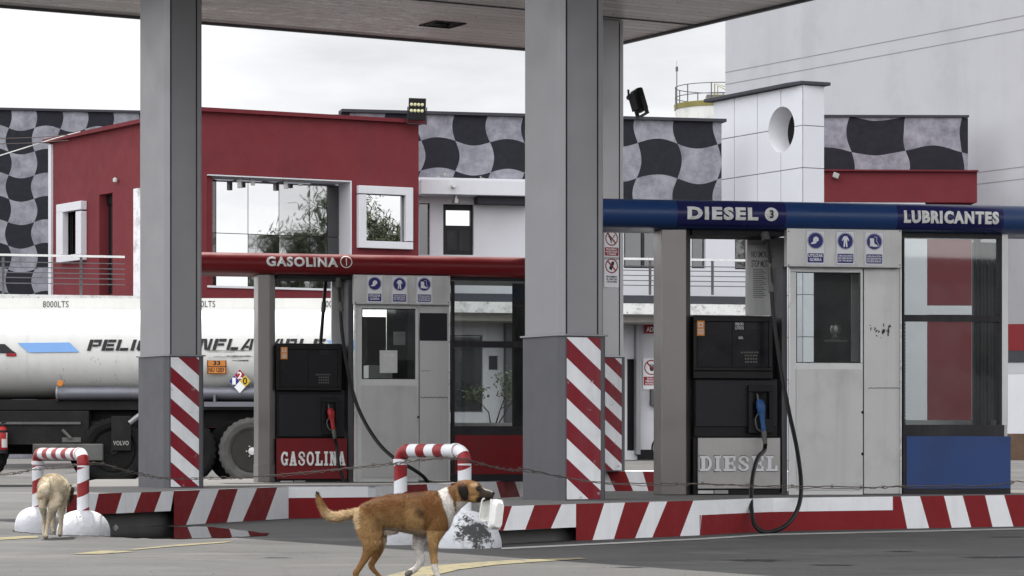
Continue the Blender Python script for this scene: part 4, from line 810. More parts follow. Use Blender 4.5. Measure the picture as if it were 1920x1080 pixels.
# ================================================================ HOOP BARRIERS
def bollard(legs, tops, r, label, group, rr, offs=(0,0), per=.3):
    (xa, ya, da, za), (xb, yb, db, zb) = legs; A = W(xa, ya, da); B = W(xb, yb, db); ztop = tops
    t = thing('hoop_barrier', label, 'barrier', (*((A+B)/2).xy, 0), 0, group)
    d = (B-A); d.z = 0; ln = d.length; d.normalize(); cr_ = .088; pts = []
    def arcp(c, a0, a1): return [c + d*cr_*math.cos(R(a0+(a1-a0)*i/8)) + Vector((0,0,cr_*math.sin(R(a0+(a1-a0)*i/8)))) for i in range(9)]
    ca_ = Vector((A.x, A.y, ztop-cr_)) + d*cr_; cb_ = Vector((B.x, B.y, ztop-cr_)) - d*cr_
    left = [Vector((A.x, A.y, z)) for z in (.05, .15, .25, .35, .45, ztop-cr_-.02)]; right = [Vector((B.x, B.y, z)) for z in (ztop-cr_-.02, .45, .35, .25, .15, .05)]
    pts = left + arcp(ca_, 180, 90) + arcp(cb_, 90, 0) + right
    mb = MB(); nl = len(left)
    def at(L_, w, p, i):
        # leg stripes spiral, cross bar stripes stand almost square to it
        dx = (p + Vector((0,0,0))); off = math.cos(w)*r
        if i < nl: return p.z + .45*off + offs[0]
        if i < nl+9: return .385 + .46
        if i < nl+10: return .385 + .46
        if i >= nl+18: return p.z - .45*off*0 + .45*off + offs[1] if i >= nl+18 else 0
        f = (i-nl-9)/8; return .5 if f < .55 else .385
    
    mb.tube(pts[:nl+9], r, 24, 0, at)
    pa_, pb_ = pts[nl+8], pts[nl+9]; nb = 24; mb.tube([pa_.lerp(pb_, i/nb) for i in range(nb+1)], r, 24, 0, lambda L_, w, p, i: .39 + .46 + L_/per*.23)
    off_ = nl+9; mb.tube(pts[off_:], r, 24, 0, lambda L_, w, p, i: at(L_, w, p, i+off_)); mb.build('pipe', 'bollard_paint', t, smooth=True)
    mb = MB()
    for P0, ax in ((Vector((A.x,A.y,ztop-cr_-.005)), 'z'), (cb_+Vector((0,0,cr_)), 'x')):
        if ax == 'z': mb.tube([P0, P0+Vector((0,0,.03))], r*1.13, 20)
        else: mb.tube([P0, P0-d*.03], r*1.12, 20)
    mb.build('collar', 'bollard_paint', t, smooth=True)
    for P0, (rx, hz) in zip((A, B), rr):
        mb = MB(); n = 40; prof = [(1.0, -.02)] + [((1-t_**2.3)**(1/2.3), hz*t_) for t_ in (.08,.2,.32,.44,.55,.66,.75,.83,.9,.95,.985)] + [(0, hz)]; prof2 = [(max(q*rx, 0), z) for q, z in prof]; mb.lathe(prof2, (P0.x, P0.y, 0), 'z', n)
        for i, v_ in enumerate(mb.v): k = 1+.10*noise.noise(v_*5); mb.v[i] = Vector((P0.x+(v_.x-P0.x)*k, P0.y+(v_.y-P0.y)*k, v_.z*(1+.05*noise.noise(v_*4))))
        mb.build('concrete_foot', 'dome_worn2' if (per < .25 and P0 is B) else 'dome_paint', t, smooth=True)
    return t
bollard([(71, 860, 24.2, 0), (156, 862, 22.9, 0)], H-(851-YH)/F*23.5, .050, 'striped hoop barrier at the far left beside the woolly pale dog', 'red and white hoop barriers', [(.205,.205),(.225,.205)])
bollard([(751, 860, 20.7, 0), (871, 862, 20.1, 0)], H-(845-YH)/F*20.4, .050, 'striped hoop barrier with a chipped concrete foot behind the brown dog', 'red and white hoop barriers', [(.20,.26),(.262,.27)], (.067,-.02), .21)
# ================================================================ BARBED WIRE
def strand(pts, seed, amp=.012, rad=.0042):
    P3 = smoothpath([W(*p) for p in pts], 14); q = []
    for i, p in enumerate(P3): q.append(p + Vector((0, .3*amp*noise.noise((i*.21, seed, 0)), amp*noise.noise((i*.35, seed, 5)))))
    return q, rad
mb = MB()
wl = [(-30,890,24),(24,887,24),(62,881,24.05),(100,877,23.5),(145,870,22.7)]; w2 = [(168,868,22.75),(190,869,23.4),(225,879,24.8),(265,888,26.4),(300,895,26.6),(345,898,26.7),(385,895,26.7),(440,895,26.3),(485,893,26),(540,888,25),(590,884,23.6),(640,879,22.5),(700,872,21.4),(745,868,20.55)]
w3 = [(745,867,20.5),(790,862,20.2),(840,858,19.95),(876,862,19.95),(920,874,20.8),(960,881,21.4),(988,880,22),(1060,895,22.45),(1136,905,22.4),(1240,907,22.4),(1310,907,22.4),(1440,911,22.4),(1560,912,22.6),(1640,914,22.8),(1700,911,23),(1850,910,23.6),(1905,903,23.8),(1960,901,24)]
for j, w in enumerate((wl, w2, w3)):
    q, rd = strand(w, j); mb.tube(q, rd, 5); q2, rd = strand([(a, b+(2.2 if j else 1)+1.6*math.sin(i*2.1+j), c) for i, (a, b, c) in enumerate(w)], j+9, .02); mb.tube(q2, .0034, 5)
    for i in range(6, len(q)-3, 9):
        for s_ in (1, -1): mb.tube([q[i]+Vector((-.012*s_,0,-.014)), q[i]+Vector((.012*s_,0,.016))], .0026, 4)
mb.build('barbed_wire', 'wire', label='rusty barbed wire strung from the left hoop barrier past all the columns to the right', cat='barbed wire')
# ================================================================ RED BUILDING (left)
RF = Pl(375, 62, 785, 64.4); RL = Pl(93, 68.5, 375, 62)
zr = RF.z(580, 221); zb0 = .2
rb = thing('red_building', 'dark red plastered two-storey building with mirrored windows behind the gasolina beam', 'building', (*RF.xy(375), 0))
mb = MB(); RF.wall(mb, 375, 785, zb0, zr, -.35, 0, [(388,660,332.5,541), (684,764,362,455)]); mb.build('front_wall', 'red_plaster', rb)
mb = MB(); RL.wall(mb, 93, 372.5, zb0, zr, -.35, 0, [(117,141,395,479), (186,211,363,553)]); mb.build('side_wall', 'red_plaster', rb)
mb = MB(); RF.bx(mb, -.12, RF.u(785)+.12, zr+.002, zr+.09, -.45, .14); mb.build('coping', 'red_coping', rb)
mb = MB(); RL.bx(mb, -.12, RL.u(372)-.05, zr+.002, zr+.092, -.45, .14); mb.build('coping', 'red_coping', rb)
z_ = RF.z(524, 332.5)-.0; zz = RF.z(524, 541)
mb = MB(); u0 = RF.u(388)+.005; u1 = RF.u(660)-.005   # white reveal lining
RF.bx(mb, u0, u1, z_-.03, z_-.002, -.72, -.004); RF.bx(mb, u1-.03, u1, zz+.03, z_-.032, -.72, -.004); RF.bx(mb, u0, u0+.03, zz+.03, z_-.032, -.72, -.30); RF.bx(mb, u0, u1, zz-.02, zz+.028, -.72, .03)
wn = mb.build('display_window', 'white_plaster', rb)
mb = MB(); o = -.66; zt_ = z_-.07
edges = [390, 405, 465, 523, 581, 613, 636]; zm = RF.z(523, 441, o); zbw = zz+.03
for i in range(len(edges)-1):
    a, b = RF.u(edges[i], o)+.008, RF.u(edges[i+1], o)-.008
    for c, d in ((zbw+.01, zm-.008), (zm+.008, zt_)):
        m2 = MB(); tl = random.uniform(-.003, .003); m2.add([RF.p(a,c,o+tl), RF.p(b,c,o-tl), RF.p(b,d,o-tl), RF.p(a,d,o+tl)], [(0,1,2,3)])
        m2.build('mirror_pane', 'dark_glass' if i in (0, 5) else 'mirror_glass' if i == 1 or (i == 2 and c > zm) else 'mirror_dark' if c < zm else 'mirror_blue', wn)
mb = MB(); RF.bx(mb, u0+.05, u1-.05, zbw, zt_+.01, o-.06, o-.03); mb.build('backing', 'joint', wn)
for px, yy in ((449,350),(474,345),(536,351),(563,346)):
    m2 = MB(); c = RF.P(px, yy, -.35); m2.box(c.x-.045, c.x+.045, c.y-.045, c.y+.045, c.z-.03, z_-.035); m2.build('spotlight', 'metal_small', rb)
mb = MB(); RF.frame(mb, 673, 775, 349.5, 466, 687.5, 761, 364.5, 452.5, .002, .14); wf = mb.build('window_frame', 'white_plaster', rb, bevel=.01)
mb = MB(); RF.box(mb, 686, 763, 363.5, 453.5, -.04, -.02); mb.build('pane', 'mirror_glass', wf)
mb = MB(); RL.frame(mb, 105, 151.5, 380, 490, 117, 141.5, 396, 478, .002, .16); wf = mb.build('window_frame', 'white_plaster', rb, bevel=.01)
mb = MB(); RL.box(mb, 117, 141.5, 395, 479, -.12, -.10); mb.build('pane', 'mirror_glass', wf)
mb = MB(); RL.box(mb, 129, 131, 396, 478, -.095, -.06); mb.build('mullion', 'door_black', wf)
mb = MB(); RL.frame(mb, 187, 211, 364, 553, 191, 208, 385, 553, -.26, -.20); RL.box(mb, 190, 209, 386, 553, -.28, -.25); mb.build('door', 'door_black', rb)
mb = MB(); RL.box(mb, 250, 300, 350, 556, .004, .05); mb.build('plaster_patch', 'peeling', rb)
c = RL.P(216, 337, .08); mb = MB(); mb.lathe([(0,-.06),(.05,-.05),(.06,.02),(.0,.06)], (c.x,c.y,c.z), 'z', 12); mb.build('wall_lamp', 'paper', rb, smooth=True)
mb = MB(); RL.box(mb, 90.5, 95.5, 271, 553, .0, .06); mb.build('edge_strip', 'white_plaster', rb)
# balcony railing and slab in front of the side wall
def railing(pl, root, x0, x1, rows, posts, ybase, o, top_mat='rail_bright'):
    mb = MB(); pl.box(mb, x0, x1, rows[0]-2, rows[0]+2, o-.05, o); tr = mb.build('handrail', top_mat, root)
    for y in rows[1:]: mb = MB(); pl.box(mb, x0, x1, y-.8, y+.8, o-.035, o-.01); mb.build('rail', 'rail_metal', root)
    for x in posts: mb = MB(); pl.box(mb, x-2.4, x+2.4, rows[0]+2, ybase, o-.07, o-.052); mb.build('post', 'rail_metal', root)
PB = Pl(-60, 60.2, 270, 61.2)
bl = thing('balcony', 'left-hand balcony with horizontal metal rails above the white tanker', 'balcony', (*PB.xy(0), 0))
railing(PB, bl, -60, 234, (479, 492, 502, 511.5, 521, 531.5), (6, 152), 553, 0)
mb = MB(); PB.box(mb, -60, 300, 553, 572, -2.2, .1); mb.build('slab', 'ledge_white', bl)
mb = MB(); PB.box(mb, 236, 246, 572, 900, -1.9, -1.6, zb=.1); mb.build('support', 'red_plaster', bl)
# chequered building behind
CL = Pl(-90, 76.3, 640, 78.2); cb = thing('chequered_building', 'tall wall painted with a waving black and grey chequered flag pattern at the left', 'building', (*CL.xy(-90), 0), CL.ang)
zc = CL.z(130, 209.5)
lx = lambda pl, root, px: (pl.xy(px) - root.location.xy).dot(pl.t)
M('checker_left', (1,1,1), .8, bump=.1, bscale=15, pattern=checker_pat(.70, .65, .70*2-lx(CL, cb, 16), .28, .12, .13))
mb = MB(); CL.wall(mb, -90, 640, .1, zc, -.3, 0); mb.build('painted_wall', 'checker_left', cb)
mb = MB(); CL.bx(mb, CL.u(-90), CL.u(640), zc+.003, zc+.07, -.5, .08); mb.build('coping', 'slab_dark', cb)
mb = MB()
for a in ([(-20,298,58),(60,273,60),(105,259,63),(150,247,66)],): mb.tube(smoothpath([W(*q) for q in a], 5), .012, 6)
mb.build('overhead_cable', 'paper', label='pale overhead cable sagging across the chequered wall at the left', cat='cable')
for yy, lb in ((259,'upper of two thin dark overhead wires in front of the chequered wall'), (269,'lower of two thin dark overhead wires in front of the chequered wall')):
    mb = MB(); mb.tube(smoothpath([W(-20, yy+1, 58), W(60, yy-1, 60), W(128, yy-6, 64)], 5), .009, 5); mb.build('overhead_cable', 'wire', label=lb, cat='cable')

# ================================================================ WHITE OFFICE BUILDING (middle)
PW = Pl(785, 66.2, 1350, 67.8)
wb = thing('office_building', 'white office building with chequered parapet and railed balcony behind the middle columns', 'building', (*PW.xy(700), 0), PW.ang)
zpt = PW.z(1060, 221.5); zp1 = PW.z(985, 336); zp2 = PW.z(1265, 425)
M('checker_mid', (1,1,1), .8, bump=.1, bscale=15, pattern=checker_pat(1.0, .84, 8-lx(PW, wb, 1270), .34, .11, .13))
M('checker_peel', (1,1,1), .8, bump=.1, bscale=15, pattern=checker_pat(.84, .72, .84*4-lx(PW, wb, 855), .65, .11, .13, peel=7.25))
mb = MB(); PW.bx(mb, PW.u(640), PW.u(1020), zp1, zpt, -.3, 0); mb.build('painted_parapet', 'checker_peel', wb)
mb = MB(); PW.bx(mb, PW.u(1020), PW.u(1353), zp2, zpt, -.3, 0); mb.build('painted_parapet', 'checker_mid', wb)
mb = MB(); PW.bx(mb, PW.u(640), PW.u(1353)+.1, zpt+.003, zpt+.075, -.45, .10); mb.build('coping', 'slab_dark', wb)
mb = MB(); PW.wall(mb, 640, 1020, .1, zp1-.003, -.3, 0, [(786,806,381,478), (831,888,383,478), (838,905,628,773), (916,934,667,694)]); PW.wall(mb, 1020, 1353, .1, zp2-.003, -.3, 0, [(1170,1241,400,503), (1297,1323,400,503), (1378,1400,400,505), (1182,1193,673,843)]) if 0 else None
PW.wall(mb, 1021, 1420, .1, zp2-.003, -.3, 0, [(1170,1241,427,503), (1297,1323,427,503), (1378,1402,427,505), (1176,1193,673,845)]); mb.build('wall', 'white_plaster', wb)
mb = MB(); PW.box(mb, 790, 1000, 338.5, 365, .003, .75); mb.build('roof_ledge', 'white_plaster', wb)
mb = MB(); PW.box(mb, 896, 1000, 366, 382, .002, .45); mb.build('dark_soffit_box', 'slab_dark', wb)
def pwwin(name, x0, x1, y0, y1, glass='dark_glass', fr='door_black', fw=2.2, o=-.16):
    m2 = MB(); PW.frame(m2, x0, x1, y0, y1, x0+fw, x1-fw, y0+fw, y1-fw, o, o+.05); a = m2.build(name, fr, wb); m2 = MB(); PW.box(m2, x0+fw, x1-fw, y0+fw, y1-fw, o, o+.01); m2.build('pane', glass, a); return a
pwwin('window', 784, 807, 380, 482)
m2 = MB(); PW.frame(m2, 830, 889, 382, 482, 836, 882, 394, 423, -.2, -.12); PW.box(m2, 836, 882, 393, 424, -.22, -.2); a = m2.build('door', 'door_black', wb)
m2 = MB(); PW.box(m2, 836, 882, 394, 423, -.199, -.19); m2.build('pane', 'mirror_glass', a)
m2 = MB(); PW.box(m2, 838, 856, 432, 470, -.119, -.105); m2.build('raised_panel', 'booth_black', a); m2 = MB(); PW.box(m2, 861, 880, 432, 470, -.119, -.105); m2.build('raised_panel', 'booth_black', a)
for p0, p1, lb in ((1170,1205,0),(1206,1241,0)): pwwin('window', p0, p1, 424, 503)
pwwin('window', 1296, 1324, 424, 503); pwwin('window', 1377, 1402, 424, 505)
pwwin('window', 837, 906, 627, 774, 'dark_glass', 'galvanised_dark', 3); pwwin('window', 915, 935, 666, 695, 'dark_glass', 'galvanised', 2)
m2 = MB(); PW.box(m2, 1170, 1194, 670, 846, -.2, -.15); m2.build('door', 'door_black', wb)
mb = MB(); PW.box(mb, 845, 1420, 553, 568, .002, 1.5); mb.build('balcony_slab', 'slab_dark', wb)
mb = MB(); PW.box(mb, 845, 1420, 568.2, 588.5, .002, 1.9); mb.build('balcony_ledge', 'ledge_white', wb)
mb = MB(); PW.box(mb, 845, 1420, 589, 603.5, .002, 1.3); mb.build('lintel', 'cream_plaster', wb)
mb = MB(); PW.box(mb, 1193.5, 1201, 604, 852, .002, .25); mb.build('pilaster', 'galvanised', wb)
mb = MB(); PW.box(mb, 949, 1000, 604, 852, .002, .3); mb.build('pilaster', 'galvanised_dark', wb)
mb = MB(); PW.box(mb, 1196, 1420, 843, 866, .004, .06); mb.build('skirting', 'door_black', wb)
railing(PW, wb, 1155, 1403, (486.5, 499.5, 508, 517.5, 527, 536), (1219, 1336), 553, 1.45)
c = PW.P(855, 372, .5); mb = MB(); mb.tube([c+Vector((0,0,.1)), c+Vector((0,0,-.02))], .05, 12); mb.tube([c+Vector((0,0,-.02)), c+Vector((0,0,-.12))], .09, 12); mb.build('wall_lamp', 'metal_small', wb, smooth=True)
c = PW.P(849, 350, .78); mb = MB(); mb.tube([c, c+Vector((.03,-.12,.02))], .05, 12); mb.build('security_camera', 'paper', wb, smooth=True)
sgn = thing('office_sign', 'small red sign lettered ADMINISTRACIÓN on the white wall beside the steel post', 'sign', (*PW.xy(1208, .01), 3.3))
mb = MB(); PW.box(mb, 1208, 1293, 608.5, 625.5, .004, .03); mb.build('board', 'sign_red', sgn); mb = MB(); PW.text(mb, 'ADMINISTRACIÓN', 1212, 1289, 610.5, 622.5, .031, .003, 0, .03); mb.build('lettering', 'sign_white', sgn)
c = PW.P(1221.5, 689, .03); prohibit('prohibition_sign', 'red no-entry hand sign reading SOLO PERSONAL AUTORIZADO on the white office wall', c, PW.ang, .185, d_hand, ['SOLO','PERSONAL','AUTORIZADO'], True, 'sign_white')
mb = MB(); PW.box(mb, 1221.5, 1246, 729.5, 760, .004, .18); mb.build('wall_box', 'galvanised_dark', label='small dark grey box fixed to the white wall below the hand sign', cat='wall box')
# bicycle mostly hidden by the steel post
gz = .36
def bicycle(A, ang, label):
    t = thing('bicycle', label, 'bicycle', A, ang); r = .27
    for x in (0, .78):
        m = MB(); ring = [Vector((x+r*math.cos(2*math.pi*k/28), 0, r+.02+r*math.sin(2*math.pi*k/28))) for k in range(29)]; m.tube(ring, .022, 8, cap=False); w = m.build('wheel', 'rubber', t, local=True, smooth=True)
        m = MB()
        for k in range(14): a = 2*math.pi*k/14; m.tube([Vector((x,0,r+.02)), Vector((x+(r-.03)*math.cos(a),0,r+.02+(r-.03)*math.sin(a)))], .0035, 4)
        ring = [Vector((x+(r-.025)*math.cos(2*math.pi*k/24), 0, r+.02+(r-.025)*math.sin(2*math.pi*k/24))) for k in range(25)]; m.tube(ring, .008, 6, cap=False); m.build('rim', 'metal_small', w, local=True)
    m = MB(); f = lambda x, z: Vector((x, 0, z))
    for a, b in ((f(0,.29),f(.10,.68)),(f(.08,.62),(f(.48,.58))),(f(.1,.55),f(.44,.27)),(f(.48,.62),f(.44,.27)),(f(.44,.27),f(.78,.29)),(f(.48,.55),f(.78,.29))): m.tube([a, b], .016, 8)
    m.build('frame', 'panel_red', t, local=True)
    m = MB(); m.tube([f(.10,.68), f(.11,.78), Vector((.0,-.18,.84))], .013, 8); m.tube([f(.11,.78), Vector((.0,.18,.84))], .013, 8); m.tube([Vector((.0,-.16,.84)), Vector((-.07,-.25,.84))], .024, 8); m.build('handlebar', 'rubber', t, local=True)
    m = MB(); m.tube([f(.40,.70), f(.50,.71), f(.60,.72)], [.03,.045,.06], 10); m.tube([f(.5,.69), f(.48,.6)], .014, 6); m.build('saddle', 'rubber', t, local=True)
q = PW.xy(1243, .8); bicycle((q.x, q.y, gz), PW.ang, 'small bicycle leaning by the office wall, mostly hidden by the steel post')
# leafy shrub seen through the booth window
def shrub(name, label, cat, base, h, n, spread, leaf=.05, lm='leaf', seed=1, leaves=9, thick=.015):
    random.seed(seed); t = thing(name, label, cat, base); mb = MB(); lf = MB(); tips = []
    def grow(p, d, L_, r, lev):
        q = p + d*L_; mb.tube([p, (p+q)/2 + Vector([random.uniform(-.05,.05)*L_ for _ in range(3)]), q], [r, r*.85, r*.65], 6)
        if lev == 0: tips.append((q, d)); return
        for _ in range(random.choice((2,3,3))): dd = (d + Vector((random.gauss(0,spread), random.gauss(0,spread), random.gauss(0,spread*.7)+.12))).normalized(); grow(q, dd, L_*random.uniform(.6,.85), r*.6, lev-1)
    grow(Vector(base), Vector((0,0,1)), h*.3, h*thick, n)
    for q, d in tips:
        for _ in range(leaves):
            c = q + Vector([random.gauss(0, h*.035) for _ in range(3)]); a = Vector([random.gauss(0,1) for _ in range(3)]).normalized()*leaf; b = a.orthogonal().normalized()*leaf*.45; lf.add([c-a, c+b, c+a, c-b], [(0,1,2,3)])
    mb.build('trunk', 'bark', t); lf.build('foliage', lm, t, fix=False); return t
q = PW.xy(925, 2.4); shrub('shrub', 'thin leafy shrub seen through the booth window in front of the white wall', 'shrub', (q.x, q.y, gz), 2.3, 4, .5, .05, seed=5)
# trees away to the right that the mirrored windows reflect
def refl(px, py, dist, o=-.66):
    g = RF.P(px, py, o); d = (g - Vector((0,0,H))).normalized(); n = Vector((RF.n.x, RF.n.y, 0)); r = d - n*2*d.dot(n); return g + r*dist
def big_tree(name, label, base, h, rad, seed, leaves, lean=(0,0)):
    random.seed(seed); t = thing(name, label, 'tree', (base[0], base[1], 0)); base = Vector((base[0], base[1], 0)); mb = MB(); lf = MB()
    mb.tube(smoothpath([base, base+Vector((lean[0]*.3,lean[1]*.3,h*.25)), base+Vector((lean[0]*.7,lean[1]*.7,h*.5)), base+Vector((lean[0],lean[1],h*.8))], 4), [h*.03*(1-.05*i) for i in range(13)], 8)
    for k in range(46):
        z0 = random.uniform(.25, .85)*h; p = base + Vector((lean[0]*z0/h, lean[1]*z0/h, z0)); a = random.uniform(0, 6.28); L_ = rad*random.uniform(.5, 1)*(1.1-z0/h*.6); pts = [p]
        dr = Vector((math.cos(a), math.sin(a), random.uniform(.1,.7)))
        for s_ in range(5): dr = (dr + Vector([random.gauss(0,.25) for _ in range(3)])).normalized(); pts.append(pts[-1] + dr*L_/5)
        mb.tube(pts, [h*.010,h*.008,h*.006,h*.005,h*.004,h*.002], 5)
        for s_ in range(1, 6):
            for _ in range(leaves):
                q = pts[s_] + Vector([random.gauss(0, rad*.10) for _ in range(3)]); a_ = (Vector([random.gauss(0,1) for _ in range(3)]) + Vector((0,0,-.4))).normalized()*random.uniform(.10,.26); b_ = a_.orthogonal().normalized()*.022; lf.add([q-a_, q+b_, q+a_, q-b_], [(0,1,2,3)])
    mb.build('trunk', 'bark', t); lf.build('foliage', 'leaf', t, fix=False)
for px, ds, h, rad, sd, lv, lb in ((604,36,11.2,2.6,3,26,'tall dark-branched tree off to the right, mirrored at the right side of the big window'),(545,38,9.9,2.6,4,26,'bushy tree off to the right, mirrored in the middle of the big window'),(498,40,8.0,1.6,6,8,'thin low tree off to the right, mirrored at the left of the big window'),(690,36,10.2,2.4,8,22,'leaning tree off to the right, mirrored in the small square window')):
    q = refl(px, 420, ds); big_tree('tree', lb, (q.x, q.y), h, rad, sd, lv, (.6, -.5))
# ================================================================ TILED TOWER
TL = Pl(1338, 70.0, 1505, 66.6); _n = -TL.n; _e = TL.p(TL.u(1505),0).xy + _n*.8; TR = Pl(1505, 66.6, _e.x/_e.y*F+CX, _e.y)
ztw = TL.z(1505, 158.5); ztl = TL.z(1338, 190)
tw = thing('tiled_tower', 'white tiled tower with a round hole and a dark projecting cap', 'tower', (*TL.xy(1505), 0))
nin = Vector((-TL.n.x, -TL.n.y)); body = MB(); th = .58; zt_ = ztw; uE = TL.u(1505); uu = TR.u(1545); wR = uu
TL.bx(body, 0, uE-.018, .1, zt_, -.02-th, -.02); bo = body.build('wall', 'grout', tw)
cz = TL.z(1465, 243); cu_ = TL.u(1465); hr = 43*67.5/F
def boolcut(o, cyl):
    md = o.modifiers.new('b', 'BOOLEAN'); md.operation = 'DIFFERENCE'; md.object = cyl; md.solver = 'EXACT'; bake(o)
def cutter(extra=0.0):
    m = MB(); n = 40; a = [TL.p(cu_+(hr+extra)*math.cos(2*math.pi*k/n), cz+(hr+extra)*math.sin(2*math.pi*k/n), .3) for k in range(n)]; b = [p + Vector((nin.x, nin.y, 0))*1.0 for p in a]
    m.add(a+b, [tuple(range(n)), tuple(range(2*n-1,n-1,-1))] + [(i,n+i,n+(i+1)%n,(i+1)%n) for i in range(n)]); return m.build('cutter', 'tile_white')
ct = cutter(); boolcut(bo, ct); bo.data.materials.clear(); bo.data.materials.append(MATS['grout'])
ti = MB(); us = [TL.u(x) for x in (1338, 1377, 1420, 1464, 1505)]; zs = [.1, 1.0, 1.9, 2.8, 3.75, 4.65]; zq = TL.z(1505, 314); stp = TL.z(1505, 234.7)-zq
zs = []; z = zq
while z > .4: zs.append(z); z -= stp
zs = sorted(zs + [zq+stp]) + [zt_]; zs[0] = .1
g = .011
for i in range(4):
    for j in range(len(zs)-1): TL.bx(ti, us[i]+g, us[i+1]-(g if i < 3 else 0), zs[j]+g, zs[j+1]-g, -.018, 0)
tob = ti.build('tile_cladding', 'tile_white', tw); boolcut(tob, ct)
tob.data.materials.clear(); tob.data.materials.append(MATS['tile_white'])
for p in tob.data.polygons: p.material_index = 0
for p in bo.data.polygons: p.material_index = 0
cut_me = ct.data; bpy.data.objects.remove(ct)
m2 = MB(); n = 40; ra = hr-.001; a = [TL.p(cu_+ra*math.cos(2*math.pi*k/n), cz+ra*math.sin(2*math.pi*k/n), -.004) for k in range(n)]; b = [TL.p(cu_+ra*math.cos(2*math.pi*k/n), cz+ra*math.sin(2*math.pi*k/n), -.02-th+.005) for k in range(n)]
m2.add(a+b, [(i,n+i,n+(i+1)%n,(i+1)%n) for i in range(n)]); m2.build('hole_lining', 'sign_white', tw, smooth=True, fix=False)
mb = MB(); TL.bx(mb, uE-.3, uE-.018, .1, zt_, -wR, -.021-th); TL.bx(mb, 0, .3, .1, zt_, -wR, -.021-th); mb.build('rear_wall', 'grout', tw)
mb = MB()
for j in range(len(zs)-1): TR.bx(mb, .0, uu, zs[j]+g, zs[j+1]-g, -.0175, 0)
mb.build('tile_cladding', 'tile_white', tw)
mb = MB(); TL.bx(mb, .301, uE-.301, .1, zt_-.02, -wR, -wR+.05); mb.build('inner_shade_panel', 'dark_room', tw)  # near-black panel added to paint the shade inside the hollow tower
cp = [TL.p(-.22,0,.16).xy, TL.p(uE-.45,0,.16).xy, TL.p(uE+.05,0,.08).xy, TR.p(uu+.10,0,.14).xy, TR.p(uu+.10,0,-.9).xy, TL.p(-.22,0,-.9).xy]
mb = MB(); mb.prism(cp, zt_+.002, zt_+.085); mb.build('cap', 'slab_dark', tw, bevel=.01)

# ================================================================ RED ANNEX, BIG GREY WALL, LOW WALL (right)
PA = Pl(1530, 76, 1845, 76.2); an = thing('red_annex', 'red and white annex with chequered upper wall, right of the tiled tower', 'building', (*PA.xy(1545), 0), PA.ang)
PC = Pl(1500, 77.6, 1845, 77.7)
M('checker_right', (1,1,1), .8, bump=.1, bscale=15, pattern=checker_pat(1.55, .98, 1.55*2-lx(PC, an, 1598), .86, .07, .13))
ztc = PC.z(1680, 220)
mb = MB(); PC.bx(mb, PC.u(1500), PC.u(1815), PC.z(1680,330), ztc, -.3, 0); mb.build('painted_wall', 'checker_right', an)
mb = MB(); PC.bx(mb, PC.u(1500), PC.u(1815)+.02, ztc+.003, ztc+.06, -.5, .08); mb.build('coping', 'slab_dark', an)
mb = MB(); PA.box(mb, 1500, 1832, 321, 379, -1.2, 0); mb.build('red_band', 'red_plaster', an)
mb = MB(); PA.box(mb, 1500, 1835, 318, 320.8, -1.2, .12); mb.build('coping', 'red_coping', an)
mb = MB(); PA.box(mb, 1500, 1735, 379.3, 384, -.9, -.02); mb.build('white_trim', 'white_plaster', an)
mb = MB(); PA.box(mb, 1500, 1738.5, 384.3, 900, -.8, -.32, zb=.1); PA.box(mb, 1738.5, 1822, 573, 590, -.8, -.30); mb.build('white_wall', 'white_plaster', an)
mb = MB(); PA.box(mb, 1739.5, 1822, 380, 572.6, -.8, -.31); PA.box(mb, 1739.5, 1822, 590.4, 900, -.8, -.31, zb=.1); mb.build('red_pillar', 'red_plaster', an)
c = PA.P(1567, 328, .2); mb = MB(); mb.add([c+Vector(q) for q in ((-.08,0,-.04),(.06,0,-.10),(.10,-.06,.02),(-.04,-.06,.08),(-.08,.14,-.04),(.06,.14,-.10),(.10,.1,.02),(-.04,.1,.08))], BOXF); mb.build('wall_lamp', 'paper', an)
BW = Pl(1360, 89.5, 1920, 77.6); bw_ = thing('grey_hall', 'huge plain light grey hall wall with two parallel grooves at the upper right', 'building', (*BW.xy(1360), 0), BW.ang)
mb = MB(); BW.bx(mb, 0, BW.u(1920)+16, .1, 24, -.4, 0); mb.build('wall', 'grey_plaster', bw_)
mb = MB()
for px, y in ((1360,136),(1360,158.5)): z = BW.z(px, y); BW.bx(mb, 0, BW.u(1920)+16, z-.014, z+.014, .0005, .006)
for px, y in ((1920,312.5),(1920,335)): z = BW.z(px, y); BW.bx(mb, 0, BW.u(1920)+16, z-.012, z+.012, .0005, .006)
mb.build('groove_strip', 'grout', bw_)
mb = MB(); BW.bx(mb, 0, .4, .1, 24, -14, -.401); mb.build('end_wall', 'grey_plaster', bw_)
LW = Pl(1850, 66, 2150, 65.6); lw_ = thing('roadside_wall', 'low wall banded red, dark and white over a stone base at the right edge', 'wall', (*LW.xy(1900), 0))
for nm, mt, a, b in (('red_band','panel_red',607,657),('dark_band','slab_dark',657.3,679),('lilac_band','grey_plaster',679.3,701),('white_band','white_plaster',701.3,813)):
    mb = MB(); LW.box(mb, 1850, 2150, a, b, -.3, 0 if nm != 'dark_band' else .02); mb.build(nm, mt, lw_)
mb = MB(); LW.box(mb, 1850, 2150, 813.3, 880, -.3, .03, zb=.1); mb.build('stone_base', 'brick', lw_)
